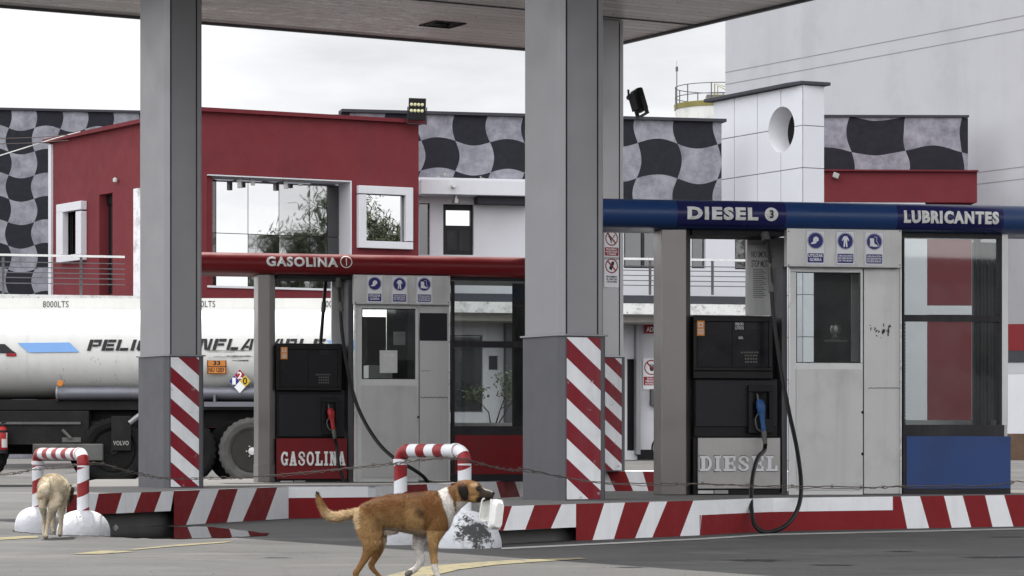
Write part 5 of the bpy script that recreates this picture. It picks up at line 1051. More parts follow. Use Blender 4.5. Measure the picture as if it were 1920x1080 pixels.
# ================================================================ STORAGE TANK
sx = W(1345, 200, 110); stt = thing('storage_tank', 'white cylindrical storage tank with yellow rim and roof railing behind the tower', 'tank', (sx.x, sx.y, 0)); zt2 = sx.z; rr_ = 79*110/F
mb = MB(); mb.lathe([(rr_, -zt2+.3), (rr_, -.12), (rr_*.98, -.10), (0, .02)], sx, 'z', 48); mb.build('shell', 'storage_white', stt, smooth=True)
mb = MB(); mb.lathe([(rr_*1.02, -.14), (rr_*1.03, .06), (rr_*.96, .08), (rr_*.96, -.05)], sx, 'z', 48); mb.build('rim', 'storage_yellow', stt, smooth=True)
mb = MB()
for hgt in (.35, .75): mb.tube([sx+Vector((rr_*math.cos(2*math.pi*k/32), rr_*math.sin(2*math.pi*k/32), hgt)) for k in range(33)], .018, 6, cap=False)
for k in range(10): a = 2*math.pi*k/10+.1; mb.tube([sx+Vector((rr_*math.cos(a), rr_*math.sin(a), .05)), sx+Vector((rr_*math.cos(a), rr_*math.sin(a), .76))], .022, 6)
mb.build('railing', 'rail_metal', stt)
mb = MB(); mb.box(sx.x-.45, sx.x+.4, sx.y-.5, sx.y+.3, sx.z-.05, sx.z+.42); mb.build('hatch_box', 'concrete', stt)
mb = MB(); a = W(1340, 195, 109.5); b = W(1340, 157, 109.5); c = W(1362, 163, 109); mb.tube([a, b, c, c+Vector((0,0,-.7))], .022, 6); mb.tube([a+Vector((.12,0,.2)), b+Vector((.12,0,-.08)), c+Vector((0,0,-.12))], .018, 6); mb.build('hoop_ladder', 'storage_yellow', stt)
mb = MB(); a = W(1269, 205, 108.3); b = W(1269, 128, 108.3); mb.tube([a, b], [.022,.018], 6); mb.tube([b, b+Vector((0,0,.3))], .006, 4); mb.tube([b+Vector((0,0,-.12)), b+Vector((0,0,.06))], .05, 8); mb.build('mast', 'rail_metal', stt)

# ================================================================ FLOODLIGHTS
def floodlight(loc, rot, w, h, label, leds=True):
    t = thing('floodlight', label, 'floodlight', loc); t.rotation_euler = rot
    mb = MB(); mb.box(-w/2, w/2, -.03, .05, -h/2, h/2); hs_ = mb.build('housing', 'pump_black', t, local=True, bevel=.02)
    mb = MB()
    for i in range(9): mb.box(-w/2+.02+i*(w-.05)/8, -w/2+.03+i*(w-.05)/8, .0505, .09, -h/2+.03, h/2-.03)
    mb.build('cooling_fins', 'booth_black', hs_, local=True)
    if leds:
        for i in range(4):
            for j in range(2):
                x = -w*.315+i*w*.21; z = h*.21-j*h*.27; mb = MB(); mb.lathe([(w*.098,-.031),(w*.09,-.045),(w*.04,-.055),(0,-.058)], (x,0,z), 'y', 16); mb.build('lens', 'led', hs_, local=True, smooth=True)
    mb = MB(); mb.box(-w/2-.03, -w/2-.012, .0, .04, -h*.62, h*.1); mb.box(w/2+.012, w/2+.03, .0, .04, -h*.62, h*.1); mb.box(-w/2-.03, w/2+.03, .0, .04, -h*.62-.02, -h*.62); mb.build('bracket', 'booth_black', t, local=True)
    return t
floodlight(W(782, 205, 63.9), (R(8), R(3), R(-8)), .40, .52, 'black floodlight with eight round lenses on the red building corner')
fl = floodlight(W(1200, 188, 29.8), (R(-14), R(8), R(112)), .19, .25, 'dark floodlight turned away, bracketed to the rear column near the roof', False)
mb = MB(); a = W(1178, 168, 30.6); b = W(1179, 183, 30.6); c = W(1190, 205, 29.95); mb.tube([b, W(1188,185,30.1)], .03, 8); mb.tube([a, b, c], .012, 6); mb.tube([W(1183,176,30.4), W(1183,192,30.3)], .012, 6); mb.build('arm', 'booth_black', fl)

# ================================================================ TANKER TRUCK
TD = 49.0; PT = Pl(-400, TD, 900, TD); tr_ = thing('tanker_truck', 'white tanker lorry with black stencil lettering parked behind the left pump island', 'lorry', (PT.xy(300).x, TD, 0))
X = lambda px, d=TD: (px-CX)/F*d
Zz = lambda py, d=TD: H-(py-YH)/F*d
tzc = (Zz(572)+Zz(747))/2; ta = 1.18; tb_ = (Zz(572)-Zz(747))/2; yc = TD + ta
x0, x1 = X(-420), X(800)
def ell(n=72, k=1.0): return [(yc - ta*k*math.cos(a)*abs(math.cos(a))**-.12, tzc + tb_*k*math.sin(a)*abs(math.sin(a)+1e-9)**-.12) for a in [2*math.pi*(i+.5)/n for i in range(n)]]
E = ell(); n = len(E); vs = []; secs = [(x0-.25,.55),(x0-.12,.85),(x0,1)] + [(x0+(x1-x0)*i/12,1) for i in range(1,12)] + [(x1,1),(x1+.12,.85),(x1+.25,.55)]
mb = MB()
for x, k in secs: vs += [(x, yc+(y-yc)*k, tzc+(z-tzc)*k) for y, z in E]
mb.add(vs, [(i*n+j,i*n+(j+1)%n,(i+1)*n+(j+1)%n,(i+1)*n+j) for i in range(len(secs)-1) for j in range(n)] + [tuple(range(n)), tuple((len(secs)-1)*n+j for j in range(n))])
tk = mb.build('tank', 'tank_white', tr_, smooth=True)
mb = MB()
for px_ in (-150, 48, 300, 556, 740):
    m_ = len(mb.v); P1 = [(X(px_), yc+(y-yc)*1.004, tzc+(z-tzc)*1.004) for y, z in E]; P2 = [(X(px_)+.022, y, z) for _, y, z in P1]; mb.add(P1+P2, [(j,(j+1)%n,n+(j+1)%n,n+j) for j in range(n)])
mb.build('weld_seams', 'tank_white', tk)
def tank_y(z):
    s_ = max(-1, min(1, (z-tzc)/tb_)); a = math.copysign(abs(s_)**(1/.88), s_); c = math.sqrt(max(0, 1-min(1,abs(a))**2)); return yc - ta*c**.88
mb = MB(); mb.box(x0+.3, x1-.3, TD+.75, TD+.80, Zz(577), Zz(555)); mb.box(x0+.3, x1-.3, TD+1.6, TD+1.65, Zz(577), Zz(555)); cm = mb.build('top_rail', 'tank_white', tr_)
def ttext(body, px0, px1, py0, py1, shear, bold, root, mat, spacing=1.0, y=None, name='lettering', gap=0):
    vs2, fs = text_mesh(body, bold, shear, spacing=spacing); mb = MB(); n_ = len(vs2)
    f = lambda a, b: (lambda z: Vector((X(px0+(px1-px0)*a), (tank_y(z) if y is None else y)-.006, z)))(Zz(py1+(py0-py1)*b))
    mb.add([f(a, b) for a, b in vs2], fs); return mb.build(name, mat, root, fix=False)
ttext('8000LTS', 67, 116, 560.5, 572.5, 0, 0, cm, 'truck_black', 1.05, TD+.75); ttext('4000LTS', 347, 395, 560, 572, 0, 0, cm, 'truck_black', 1.05, TD+.75); ttext('4000LTS', 598, 646, 560, 572, 0, 0, cm, 'truck_black', 1.05, TD+.75)
# stencil lettering: wide italic capitals in straight strokes
ST = {'P':[(0,0,.31,1),(.345,.75,1,1),(.78,.42,1,.78),(.345,.36,.78,.56)], 'E':[(0,0,.31,1),(.345,.75,1,1),(.345,.39,.92,.61),(.345,0,1,.25)], 'L':[(0,0,.28,1),(.345,0,1,.25)], 'I':[(.1,0,.95,1)],
      'G':[(0,.1,.26,.9),(.12,.75,1,1),(.12,0,1,.25),(.74,.1,1,.5),(.5,.36,1,.54)], 'R':[(0,0,.31,1),(.345,.75,1,1),(.76,.42,1,.78),(.345,.36,.78,.56),(.68,0,.94,.34)], 'O':[(0,.08,.24,.92),(.12,.78,.45,1),(.55,.78,.9,1),(.76,.08,1,.92),(.12,0,.45,.22),(.55,0,.9,.22)],
      'N':[(0,0,.24,1),(.76,0,1,1),'d'], 'F':[(0,0,.31,1),(.345,.75,1,1),(.345,.38,.9,.60)], 'A':['a'], 'M':[(0,0,.2,1),(.8,0,1,1),'m'], 'B':[(0,0,.31,1),(.345,.78,.92,1),(.345,.39,.96,.61),(.345,0,.96,.22),(.74,.56,.96,.8),(.76,.18,1,.42)]}
mb = MB()
def stroke(px, word, w, gp, h0=657.5, h1=636.5):
    for ch in word:
        ww = w*(.34 if ch == 'I' else 1.15 if ch == 'M' else 1)
        for s_ in ST[ch]:
            if s_ == 'd': P_ = [(.20,1),(.48,1),(.80,0),(.52,0)]
            elif s_ == 'm': P_ = [(.2,1),(.42,1),(.58,.35),(.8,1),(.8,.7),(.6,.0),(.42,.0),(.2,.7)]
            elif s_ == 'a':
                for P_ in ([(0,0),(.28,0),(.66,1),(.42,1)], [(.74,0),(1,0),(.92,1),(.70,1)], [(.34,.18),(.68,.18),(.70,.36),(.42,.36)]): mb.add([(lambda z: Vector((X(px+a*ww+b*6), tank_y(z)-.02, z)))(Zz(h0+(h1-h0)*b)) for a, b in P_], [(0,1,2,3)])
                continue
            else: a0, b0, a1, b1 = s_; P_ = [(a0,b0),(a1,b0),(a1,b1),(a0,b1)]
            mb.add([(lambda z: Vector((X(px+a*ww+b*6), tank_y(z)-.02, z)))(Zz(h0+(h1-h0)*b)) for a, b in P_], [tuple(range(len(P_)))])
        px += ww + gp
stroke(163, 'PELIGRO', 23, 3.8); stroke(360, 'INFLAMABLE', 21.5, 4.6, 656, 635)
mb.build('stencil_lettering', 'lettering_black', tk, fix=False)
def decal(pts, mat, name, off=.018):
    m = MB(); m.add([(X(x), tank_y(Zz(y))-off, Zz(y)) for x, y in pts], [tuple(range(len(pts)))]); return m.build(name, mat, tk, fix=False)
M('decal_sky', (.20,.38,.72), .5, 0, .1, 2)
decal([(33,643),(130,642),(149,660),(54,661)], 'decal_sky', 'blue_stripe'); decal([(-40,645),(9,645),(24,658),(31,662),(-40,662)], 'lettering_black', 'black_stripe'); decal([(12,662.3),(31,662.3),(31,668),(12,668)], 'sign_red', 'red_stripe'); decal([(612,638),(700,638),(720,656),(632,656)], 'decal_sky', 'blue_stripe')
mb = MB(); random.seed(8)
for x0_, x1_, y_, t_ in ((388,470,657.5,1.0),(392,440,660,.5),(400,484,668.5,.5),(425,470,667.5,1.1),(436,466,676,1.6),(390,455,671,.4),(448,482,586,.6),(430,470,587,.4),(110,150,744,.6)):
    n = 10; top = [(x0_+(x1_-x0_)*i/n, y_-t_*random.uniform(.2,1)) for i in range(n+1)]; bot = [(x, y_+t_*random.uniform(.1,.8)) for x, _ in top]
    for i in range(n): mb.add([(X(p[0]), tank_y(Zz(p[1]))-.012, Zz(p[1])) for p in (bot[i], bot[i+1], top[i+1], top[i])], [(0,1,2,3)])
for x_, y0_, y1_ in ((170,672,716),(174,668,718),(178,676,715),(184,672,716),(187,680,712),(217,676,712),(214,700,722),(118,690,716),(112,702,715),(60,720,742),(300,672,700),(12,690,730)):
    mb.add([(X(x_+q[0]), tank_y(Zz(q[1]))-.012, Zz(q[1])) for q in ((-.35,y1_),(.2,y1_),(.6,y0_),(.1,y0_))], [(0,1,2,3)])
mb.build('scrape_marks', 'truck_grey', tk, fix=False)
# rear placards
mb = MB(); yy = tank_y(Zz(690))-.03; mb.box(X(388), X(424.5), yy-.006, yy, Zz(701.5), Zz(673.5)); o1 = mb.build('orange_plate', 'sign_orange', tr_)
mb = MB(); y2 = yy-.008
for a, b, c, d in ((388.5,424,674,675.4),(388.5,424,686.4,687.8),(388.5,424,699.6,701),(388.5,390,675.5,699.5),(422.6,424,675.5,699.5)): mb.box(X(a), X(b), y2, yy-.0062, Zz(d), Zz(c))
mb.build('plate_border', 'lettering_black', o1); ttext('33', 399.5, 413, 676.6, 684.4, 0, .03, o1, 'lettering_black', y=y2+.004); ttext('NU 1203', 391, 419.5, 689, 697.6, 0, .02, o1, 'lettering_black', y=y2+.004)
dm = MB(); cx, cy, hx, hy = 449, 714.5, 20.5, 22.5; yy = tank_y(Zz(700))-.05
quads = [('sign_red',(0,0)),]
dia = thing  # placard built as a part with coloured quarters
mb = MB(); mb.add([(X(cx), yy, Zz(cy+hy)), (X(cx+hx), yy, Zz(cy)), (X(cx), yy, Zz(cy-hy)), (X(cx-hx), yy, Zz(cy)), (X(cx), yy+.01, Zz(cy+hy)), (X(cx+hx), yy+.01, Zz(cy)), (X(cx), yy+.01, Zz(cy-hy)), (X(cx-hx), yy+.01, Zz(cy))], [(0,1,2,3),(7,6,5,4),(0,4,5,1),(1,5,6,2),(2,6,7,3),(3,7,4,0)]); pl_ = mb.build('hazard_diamond', 'sign_white', tr_)
for nm, mt, ox, oy in (('red_quarter','sign_red',0,-.5),('blue_quarter','sign_blue',-.5,0),('yellow_quarter','sign_yellow',.5,0)):
    m = MB(); a, b = cx+ox*hx, cy+oy*hy; k = .485; m.add([(X(a), yy-.002, Zz(b+hy*k)), (X(a+hx*k), yy-.002, Zz(b)), (X(a), yy-.002, Zz(b-hy*k)), (X(a-hx*k), yy-.002, Zz(b))], [(0,1,2,3)]); m.build(nm, mt, pl_)
ttext('2', 444.5, 453.5, 697, 710, 0, .03, pl_, 'sign_white', y=yy+.002); ttext('1', 435, 441.5, 708, 721, 0, .03, pl_, 'sign_white', y=yy+.002); ttext('0', 455, 463, 707.5, 721, 0, .02, pl_, 'lettering_black', y=yy+.002)
# hose tube, chassis, wheels
mb = MB(); mb.tube([(X(104), TD+.2, Zz(737)), (x1-.2, TD+.2, Zz(737))], .12, 20); pi_ = mb.build('hose_tube', 'truck_pipe', tr_, smooth=True); mb = MB(); mb.tube([(X(103), TD+.2, Zz(737)), (X(106.5), TD+.2, Zz(737))], .135, 20); mb.build('tube_cap', 'galvanised', pi_)
mb = MB(); mb.lathe([(0,-.03),(.05,-.03),(.06,0),(.03,.01),(.03,.05)], (X(113.5), TD-.02, Zz(719)), 'y', 14); mb.build('valve', 'sign_orange', tr_, smooth=True)
mb = MB(); mb.box(x0+.2, x1-.1, TD+.25, TD+2.1, Zz(768), Zz(749)); mb.box(x0+.2, x1-.1, TD+.55, TD+.75, Zz(800), Zz(768)); mb.box(x0+.2, x1-.1, TD+1.6, TD+1.8, Zz(800), Zz(768)); mb.box(X(-60), X(640), TD+.9, TD+1.3, Zz(852), Zz(801)); mb.build('chassis', 'truck_black', tr_)
mb = MB(); mb.box(X(-60), X(165), TD+.10, TD+.5, Zz(834), Zz(770)); mb.box(X(165), X(205), TD+.25, TD+.6, Zz(850), Zz(790)); sk = mb.build('side_box', 'truck_black', tr_, bevel=.01)
mb = MB(); mb.box(X(-60), X(150), TD+.06, TD+.098, Zz(795.5), Zz(791)); mb.build('ledge', 'truck_grey', sk)
mb = MB(); mb.prism([(X(115),TD+.09),(X(150),TD+.09),(X(150),TD+.25),(X(115),TD+.25)], Zz(829), Zz(820)); mb.tube([(X(116), TD+.05, Zz(806)), (X(132), TD+.05, Zz(822))], .03, 8); mb.build('bracket', 'truck_grey', tr_)
mb = MB(); mb.box(X(62), X(194), TD-.06, TD+.5, Zz(864), Zz(832)); mb.build('fuel_box', 'truck_grey', tr_, bevel=.02)
mb = MB(); mb.box(X(209), X(246), TD-.02, TD+.0, Zz(845), Zz(780)); fl_ = mb.build('mudflap', 'truck_black', tr_, bevel=.006); ttext('VOLVO', 212.5, 242, 826.5, 835, 0, .03, fl_, 'metal_small', 1.1, TD-.022)
mb = MB(); mb.tube([(X(243), TD-.0, Zz(793)), (X(268), TD-.0, Zz(774)), (X(290), TD, Zz(765))], .05, 8); mb.build('mudguard_edge', 'galvanised', tr_)
mb = MB(); mb.box(X(383), X(600), TD-.04, TD+.0, Zz(762.5), Zz(753.5)); mb.box(X(400), X(404), TD+.0, TD+.3, Zz(753), Zz(740)); mb.build('side_bar', 'truck_pipe', tr_)
def wheel(px, py, yd, inner=True, ty_='tyre', rm_='rim'):
    c = Vector((X(px), TD+yd, Zz(py))); r = 62.5*TD/F; n = 60
    mb = MB(); prof = [(r*.60, .03), (r*.72, -.035), (r*.86, -.05), (r*.955, -.03), (r*1.0, .02), (r*1.0, .24), (r*.95, .28), (r*.6, .26)]; mb.lathe(prof, (c.x, c.y, c.z), 'y', n)
    for k in range(n):
        if k % 2 == 0:
            a0, a1 = 2*math.pi*k/n, 2*math.pi*(k+.9)/n; v = []
            for rr2, yq in ((r*.93,-.036),(r*1.018,.0),(r*1.018,.24),(r*.93,.275)):
                for a in (a0, a1): v.append((c.x+rr2*math.cos(a), c.y+yq, c.z+rr2*math.sin(a)))
            mb.add(v, [(0,1,3,2),(2,3,5,4),(4,5,7,6),(0,2,4,6),(1,7,5,3),(0,6,7,1)])
    ty = mb.build('tyre', ty_, wh[0], smooth=False)
    mb = MB(); mb.lathe([(r*.615, -.01), (r*.60,.01), (r*.57,.06), (r*.53, .17), (r*.34,.19), (r*.30,.07), (r*.2, .05)], (c.x, c.y, c.z), 'y', 40); ri = mb.build('rim', rm_, wh[0], smooth=True)
    mb = MB()
    for k in range(8): a = 2*math.pi*k/8+.2; mb.lathe([(.030,.150),(.030,.18)], (c.x+r*.43*math.cos(a), c.y, c.z+r*.43*math.sin(a)), 'y', 12)
    mb.build('vent_holes', 'joint', wh[0])
    mb = MB(); mb.lathe([(r*.21,.06),(r*.205,.0),(r*.12,-.01),(r*.11,-.03),(0,-.035)], (c.x, c.y, c.z), 'y', 30)
    for k in range(6): a = 2*math.pi*k/6; mb.lathe([(.014,-.005),(.012,-.03),(0,-.03)], (c.x+r*.165*math.cos(a), c.y, c.z+r*.165*math.sin(a)), 'y', 8)
    mb.build('hub', 'booth_frame' if ty_ == 'tyre' else 'truck_black', wh[0], smooth=True)
wh = [None]
class _W(list): pass
for px, yd in ((473,.0),(342,.0),(213,.05),(-52,.02)):
    e_ = bpy.data.objects.new('wheel', None); COL.objects.link(e_); e_.parent = tr_; wh[0] = e_; wheel(px, 846, yd, ty_='tyre' if px == 473 else 'tyre_dark', rm_='rim' if px == 473 else 'tyre_dark')
for px in (462, 331, 202):   # inner and far-side wheels, dark behind
    for yd in (.42, 1.75):
        c = (X(px-(18 if yd < 1 else 6)), TD+yd, Zz(846)); r = 62*TD/F; mb = MB(); mb.lathe([(r*.5,.0),(r*.9,-.04),(r,.02),(r,.24),(r*.5,.26)], c, 'y', 40); mb.build('inner_wheel', 'tyre_dark', tr_)
fe = thing('fire_extinguisher', 'red fire extinguisher with a white label strapped to the tanker at the left edge', 'extinguisher', (X(6), TD-.1, Zz(853)))
ex = X(6); mb = MB(); mb.lathe([(.085,0),(.095,.02),(.095,.36),(.075,.41),(.03,.44)], (ex, TD-.1, Zz(846)), 'z', 24); cyl = mb.build('cylinder', 'extinguisher', fe, smooth=True)
mb = MB(); mb.lathe([(.098,.33),(.098,.37)], (ex, TD-.1, Zz(846)), 'z', 24); mb.lathe([(.10,-.04),(.10,.03)], (ex, TD-.1, Zz(846)), 'z', 24); mb.build('strap', 'rubber', fe)
def curved(z0, z1, a0, a1, r): return [(ex+r*math.sin(R(a0+(a1-a0)*i/6)), TD-.1-r*math.cos(R(a0+(a1-a0)*i/6)), z) for z in (z0, z1) for i in range(7)]
mb = MB(); mb.add(curved(Zz(839), Zz(823), 5, 75, .0965), [(i,i+1,i+8,i+7) for i in range(6)]); mb.add(curved(Zz(822), Zz(811), 55, 78, .0966), [(i,i+1,i+8,i+7) for i in range(6)]); mb.build('label_sticker', 'paper', fe, fix=False)
mb = MB(); mb.tube([(ex, TD-.1, Zz(799)), (ex, TD-.1, Zz(793)), (ex+.06, TD-.1, Zz(791))], .02, 8); mb.build('valve', 'rubber', fe)

# ================================================================ ACROSS THE STREET (behind the viewpoint, mirrored in the glass)
random.seed(5)
for i in range(9):
    x = -70+i*17; h = random.uniform(6, 10); t = thing('street_house', 'plain dark grey street house number row behind the viewpoint'.replace(' number', ''), 'building', (x, -48, 0), 0, 'houses across the street')
    mb = MB(); mb.box(x-8.3, x+8.3, -56, -48, 0, h); mb.build('wall', 'galvanised_dark', t); mb = MB(); mb.box(x-8.6, x+8.6, -56.3, -47.7, h, h+.3); mb.build('roof', 'slab_dark', t)
    for k in range(4): mb = MB(); mb.box(x-6.5+k*3.6, x-5+k*3.6, -47.995, -47.95, 3.6, 5.2); mb.build('window', 'dark_glass', t)
# ================================================================ DOGS
def loft(mb, rings, n=18, rot=None):
    """rings: (x, y, z, half height across the path in the xz plane, half width in y)"""
    P_ = [Vector(r[:3]) for r in rings]; vs = []
    for i, (p, r) in enumerate(zip(P_, rings)):
        t = P_[min(i+1, len(P_)-1)] - P_[max(i-1, 0)]; t.normalize(); lat = Vector((0,1,0)) if abs(t.y) < .9 else Vector((1,0,0))
        lat = (lat - t*lat.dot(t)).normalized(); nr = t.cross(lat).normalized()
        for k in range(n): a = 2*math.pi*k/n; vs.append(p + nr*r[3]*math.cos(a) + lat*r[4]*math.sin(a))
    # rounded ends
    q = len(P_); b0 = P_[0] - (P_[1]-P_[0]).normalized()*min(rings[0][3:5])*.6; b1 = P_[-1] + (P_[-1]-P_[-2]).normalized()*min(rings[-1][3:5])*.6
    fs = [(i*n+k, i*n+(k+1)%n, (i+1)*n+(k+1)%n, (i+1)*n+k) for i in range(q-1) for k in range(n)]
    vs += [b0, b1]; fs += [(q*n, (k+1)%n, k) for k in range(n)] + [(q*n+1, (q-1)*n+k, (q-1)*n+(k+1)%n) for k in range(n)]
    mb.add(vs, fs)
def smooth_rings(r, k=4):
    out = []
    for i in range(len(r)-1):
        a = r[max(i-1,0)]; b = r[i]; c = r[i+1]; d = r[min(i+2,len(r)-1)]
        for j in range(k): t = j/k; out.append(tuple(.5*((2*b[m]) + (c[m]-a[m])*t + (2*a[m]-5*b[m]+4*c[m]-d[m])*t*t + (3*b[m]-a[m]-3*c[m]+d[m])*t**3) for m in range(5)))
    return out + [tuple(r[-1])]
def ball(mb, c, rx, ry, rz, n=14):
    vs = []; fs = []; c = Vector(c)
    for i in range(1, n):
        for k in range(2*n): a = math.pi*i/n; b = math.pi*k/n; vs.append(c + Vector((rx*math.sin(a)*math.cos(b), ry*math.sin(a)*math.sin(b), rz*math.cos(a))))
    m = 2*n; fs = [((i)*m+k, (i)*m+(k+1)%m, (i+1)*m+(k+1)%m, (i+1)*m+k) for i in range(n-2) for k in range(m)]
    vs += [c+Vector((0,0,rz)), c-Vector((0,0,rz))]; t = len(vs); fs += [(t-2, (k+1)%m, k) for k in range(m)] + [(t-1, (n-2)*m+k, (n-2)*m+(k+1)%m) for k in range(m)]; mb.add(vs, fs)
def remesh(o, vox, sm=4, fac=.5):
    md = o.modifiers.new('r', 'REMESH'); md.mode = 'VOXEL'; md.voxel_size = vox
    if sm: s_ = o.modifiers.new('s', 'SMOOTH'); s_.iterations = sm; s_.factor = fac
    bake(o); o.data.polygons.foreach_set('use_smooth', [True]*len(o.data.polygons)); return o
def coat(name, rough=.75):
    m = bpy.data.materials.new(name); m.use_nodes = True; t = m.node_tree; b = t.nodes['Principled BSDF']; a = t.nodes.new('ShaderNodeAttribute'); a.attribute_name = 'Col'
    v = t.nodes.new('ShaderNodeTexCoord').outputs['Object']; n = noisen(t, v, 60, 5, .7, (1, 1, 1)); c = mixn(t, n, (.62,.62,.62,1), (1.25,1.22,1.2,1)); mm = t.nodes.new('ShaderNodeMix'); mm.data_type = 'RGBA'; mm.blend_type = 'MULTIPLY'; mm.inputs['Factor'].default_value = 1
    t.links.new(a.outputs['Color'], mm.inputs['A']); t.links.new(c, mm.inputs['B']); t.links.new(mm.outputs['Result'], b.inputs['Base Color']); b.inputs['Roughness'].default_value = rough; b.inputs['Specular IOR Level'].default_value = .15; MATS[name] = m; return m
coat('dog_coat', .62); coat('wool_coat', .9)
def paint(o, fn):
    me = o.data; at = me.color_attributes.new('Col', 'FLOAT_COLOR', 'POINT'); buf = []
    for v in me.vertices: c = fn(v.co); buf += [c[0], c[1], c[2], 1]
    at.data.foreach_set('color', buf); me.materials.clear()
def fur(o, n, length, width, flow, mat, root, colfn, lenfn=None, curl=0, seed=1, lift=.4):
    random.seed(seed); me = o.data; me.calc_loop_triangles(); tri = me.loop_triangles; cum = []; s_ = 0
    for t in tri: s_ += t.area; cum.append(s_)
    import bisect
    vs = []; fs = []; cols = []
    for _ in range(n):
        t = tri[bisect.bisect(cum, random.random()*s_) if True else 0]; a, b = random.random(), random.random()
        if a+b > 1: a, b = 1-a, 1-b
        p0, p1, p2 = (me.vertices[i].co for i in t.vertices); p = p0 + (p1-p0)*a + (p2-p0)*b; nrm = t.normal
        l = length*random.uniform(.6,1.25)*(lenfn(p) if lenfn else 1)
        if l <= 0: continue
        f = flow(p); f = f - nrm*f.dot(nrm); f = f.normalized() if f.length > 1e-5 else nrm.orthogonal().normalized()
        d = (f + nrm*lift*random.uniform(.6,1.5) + Vector([random.gauss(0,.18+curl) for _ in range(3)])).normalized(); sd = d.cross(nrm); sd = sd.normalized()*width*.5 if sd.length > 1e-4 else nrm.orthogonal()*width*.5
        mid = p + d*l*.55; tip = mid + (d - nrm*.25 + Vector([random.gauss(0,curl*1.4) for _ in range(3)])).normalized()*l*.45
        i = len(vs); vs += [p-sd-nrm*.001, p+sd-nrm*.001, mid+sd*.8, mid-sd*.8, tip]; fs += [(i,i+1,i+2,i+3), (i+3,i+2,i+4)]; c = colfn(p); k = random.uniform(.62,1.4); cols += [(c[0]*k, c[1]*k, c[2]*k, 1)]*5
    m2 = bpy.data.meshes.new('fur'); m2.from_pydata(vs, [], fs); at = m2.color_attributes.new('Col', 'FLOAT_COLOR', 'POINT'); at.data.foreach_set('color', [x for c in cols for x in c]); m2.materials.append(MATS[mat])
    o2 = bpy.data.objects.new('fur', m2); COL.objects.link(o2); o2.parent = root; return o2

# ---- brown dog walking right. traced coordinates -> metres, y < 0 is the side towards the viewer
DD = 15.12; DS = F/DD; DX = (770-CX)/DS
dog = thing('dog', 'brown dog with white collar patch walking right with a foam food box in its mouth', 'dog', (DX, DD, 0))
Q = lambda zx, zy: ((zx/4.155+580-770)/DS, H-(zy/4.155+820-YH)/DS)
zk = 1/4.155/DS
def rings(l): return smooth_rings([(Q(a,b)[0], y, Q(a,b)[1], hh*zk, w) for a, b, hh, w, y in l])
mb = MB()
loft(mb, rings([(395,605,50,.045,0),(430,602,88,.072,0),(490,605,112,.086,0),(570,590,126,.090,0),(650,582,138,.092,0),(740,588,150,.098,0),(830,594,163,.104,0),(910,596,172,.106,0),(985,588,172,.100,0),(1045,572,148,.085,0),(1085,560,100,.06,0)]), 28)
loft(mb, rings([(985,545,128,.075,0),(1050,525,118,.068,0),(1105,487,104,.060,0),(1150,462,94,.054,0),(1195,440,82,.050,0)]), 24)
loft(mb, rings([(1165,420,70,.045,0),(1205,412,80,.053,0),(1250,412,78,.055,0),(1288,422,74,.052,0),(1318,436,62,.042,0),(1345,446,51,.033,0),(1380,450,43,.029,0),(1408,450,38,.027,0),(1425,448,29,.021,0)]), 24)
ball(mb, (*[Q(1300,385)[0]], -.028, Q(1300,385)[1]), .020, .017, .014); ball(mb, (Q(1300,385)[0], .028, Q(1300,385)[1]), .020, .017, .014)   # brows
ball(mb, (Q(1275,470)[0], -.030, Q(1275,470)[1]), .030, .018, .024); ball(mb, (Q(1275,470)[0], .030, Q(1275,470)[1]), .030, .018, .024)      # cheeks
loft(mb, rings([(1240,480,24,.028,0),(1300,492,17,.022,0),(1360,487,12,.018,0),(1395,482,9,.014,0)]), 14)                                      # lower jaw
# hind legs: near leg (A) stretched back, far leg (B) swinging forward
ball(mb, (Q(470,640)[0], -.052, Q(470,640)[1]), .075, .040, .085); ball(mb, (Q(480,640)[0], .052, Q(480,640)[1]), .075, .040, .085)
loft(mb, rings([(462,620,90,.045,-.045),(475,700,98,.046,-.052),(488,770,86,.040,-.056),(482,835,66,.032,-.058),(458,900,40,.023,-.060),(425,960,28,.017,-.062),(392,1015,24,.014,-.062),(368,1052,25,.014,-.062),(370,1085,18,.012,-.062),(378,1100,17,.012,-.062)]), 18)
loft(mb, rings([(372,1085,16,.012,-.062),(384,1108,17,.016,-.062),(410,1114,15,.019,-.062),(430,1118,10,.016,-.062)]), 12)
loft(mb, rings([(500,640,90,.04,.045),(520,720,85,.042,.052),(535,800,66,.034,.055),(536,860,46,.026,.058),(516,920,34,.019,.06),(492,965,27,.015,.06),(478,1000,26,.013,.06),(492,1030,19,.012,.06),(520,1062,17,.012,.06),(545,1090,17,.013,.06)]), 18)
loft(mb, rings([(538,1088,15,.014,.06),(560,1108,16,.018,.06),(585,1114,14,.019,.06),(604,1118,9,.015,.06)]), 12)
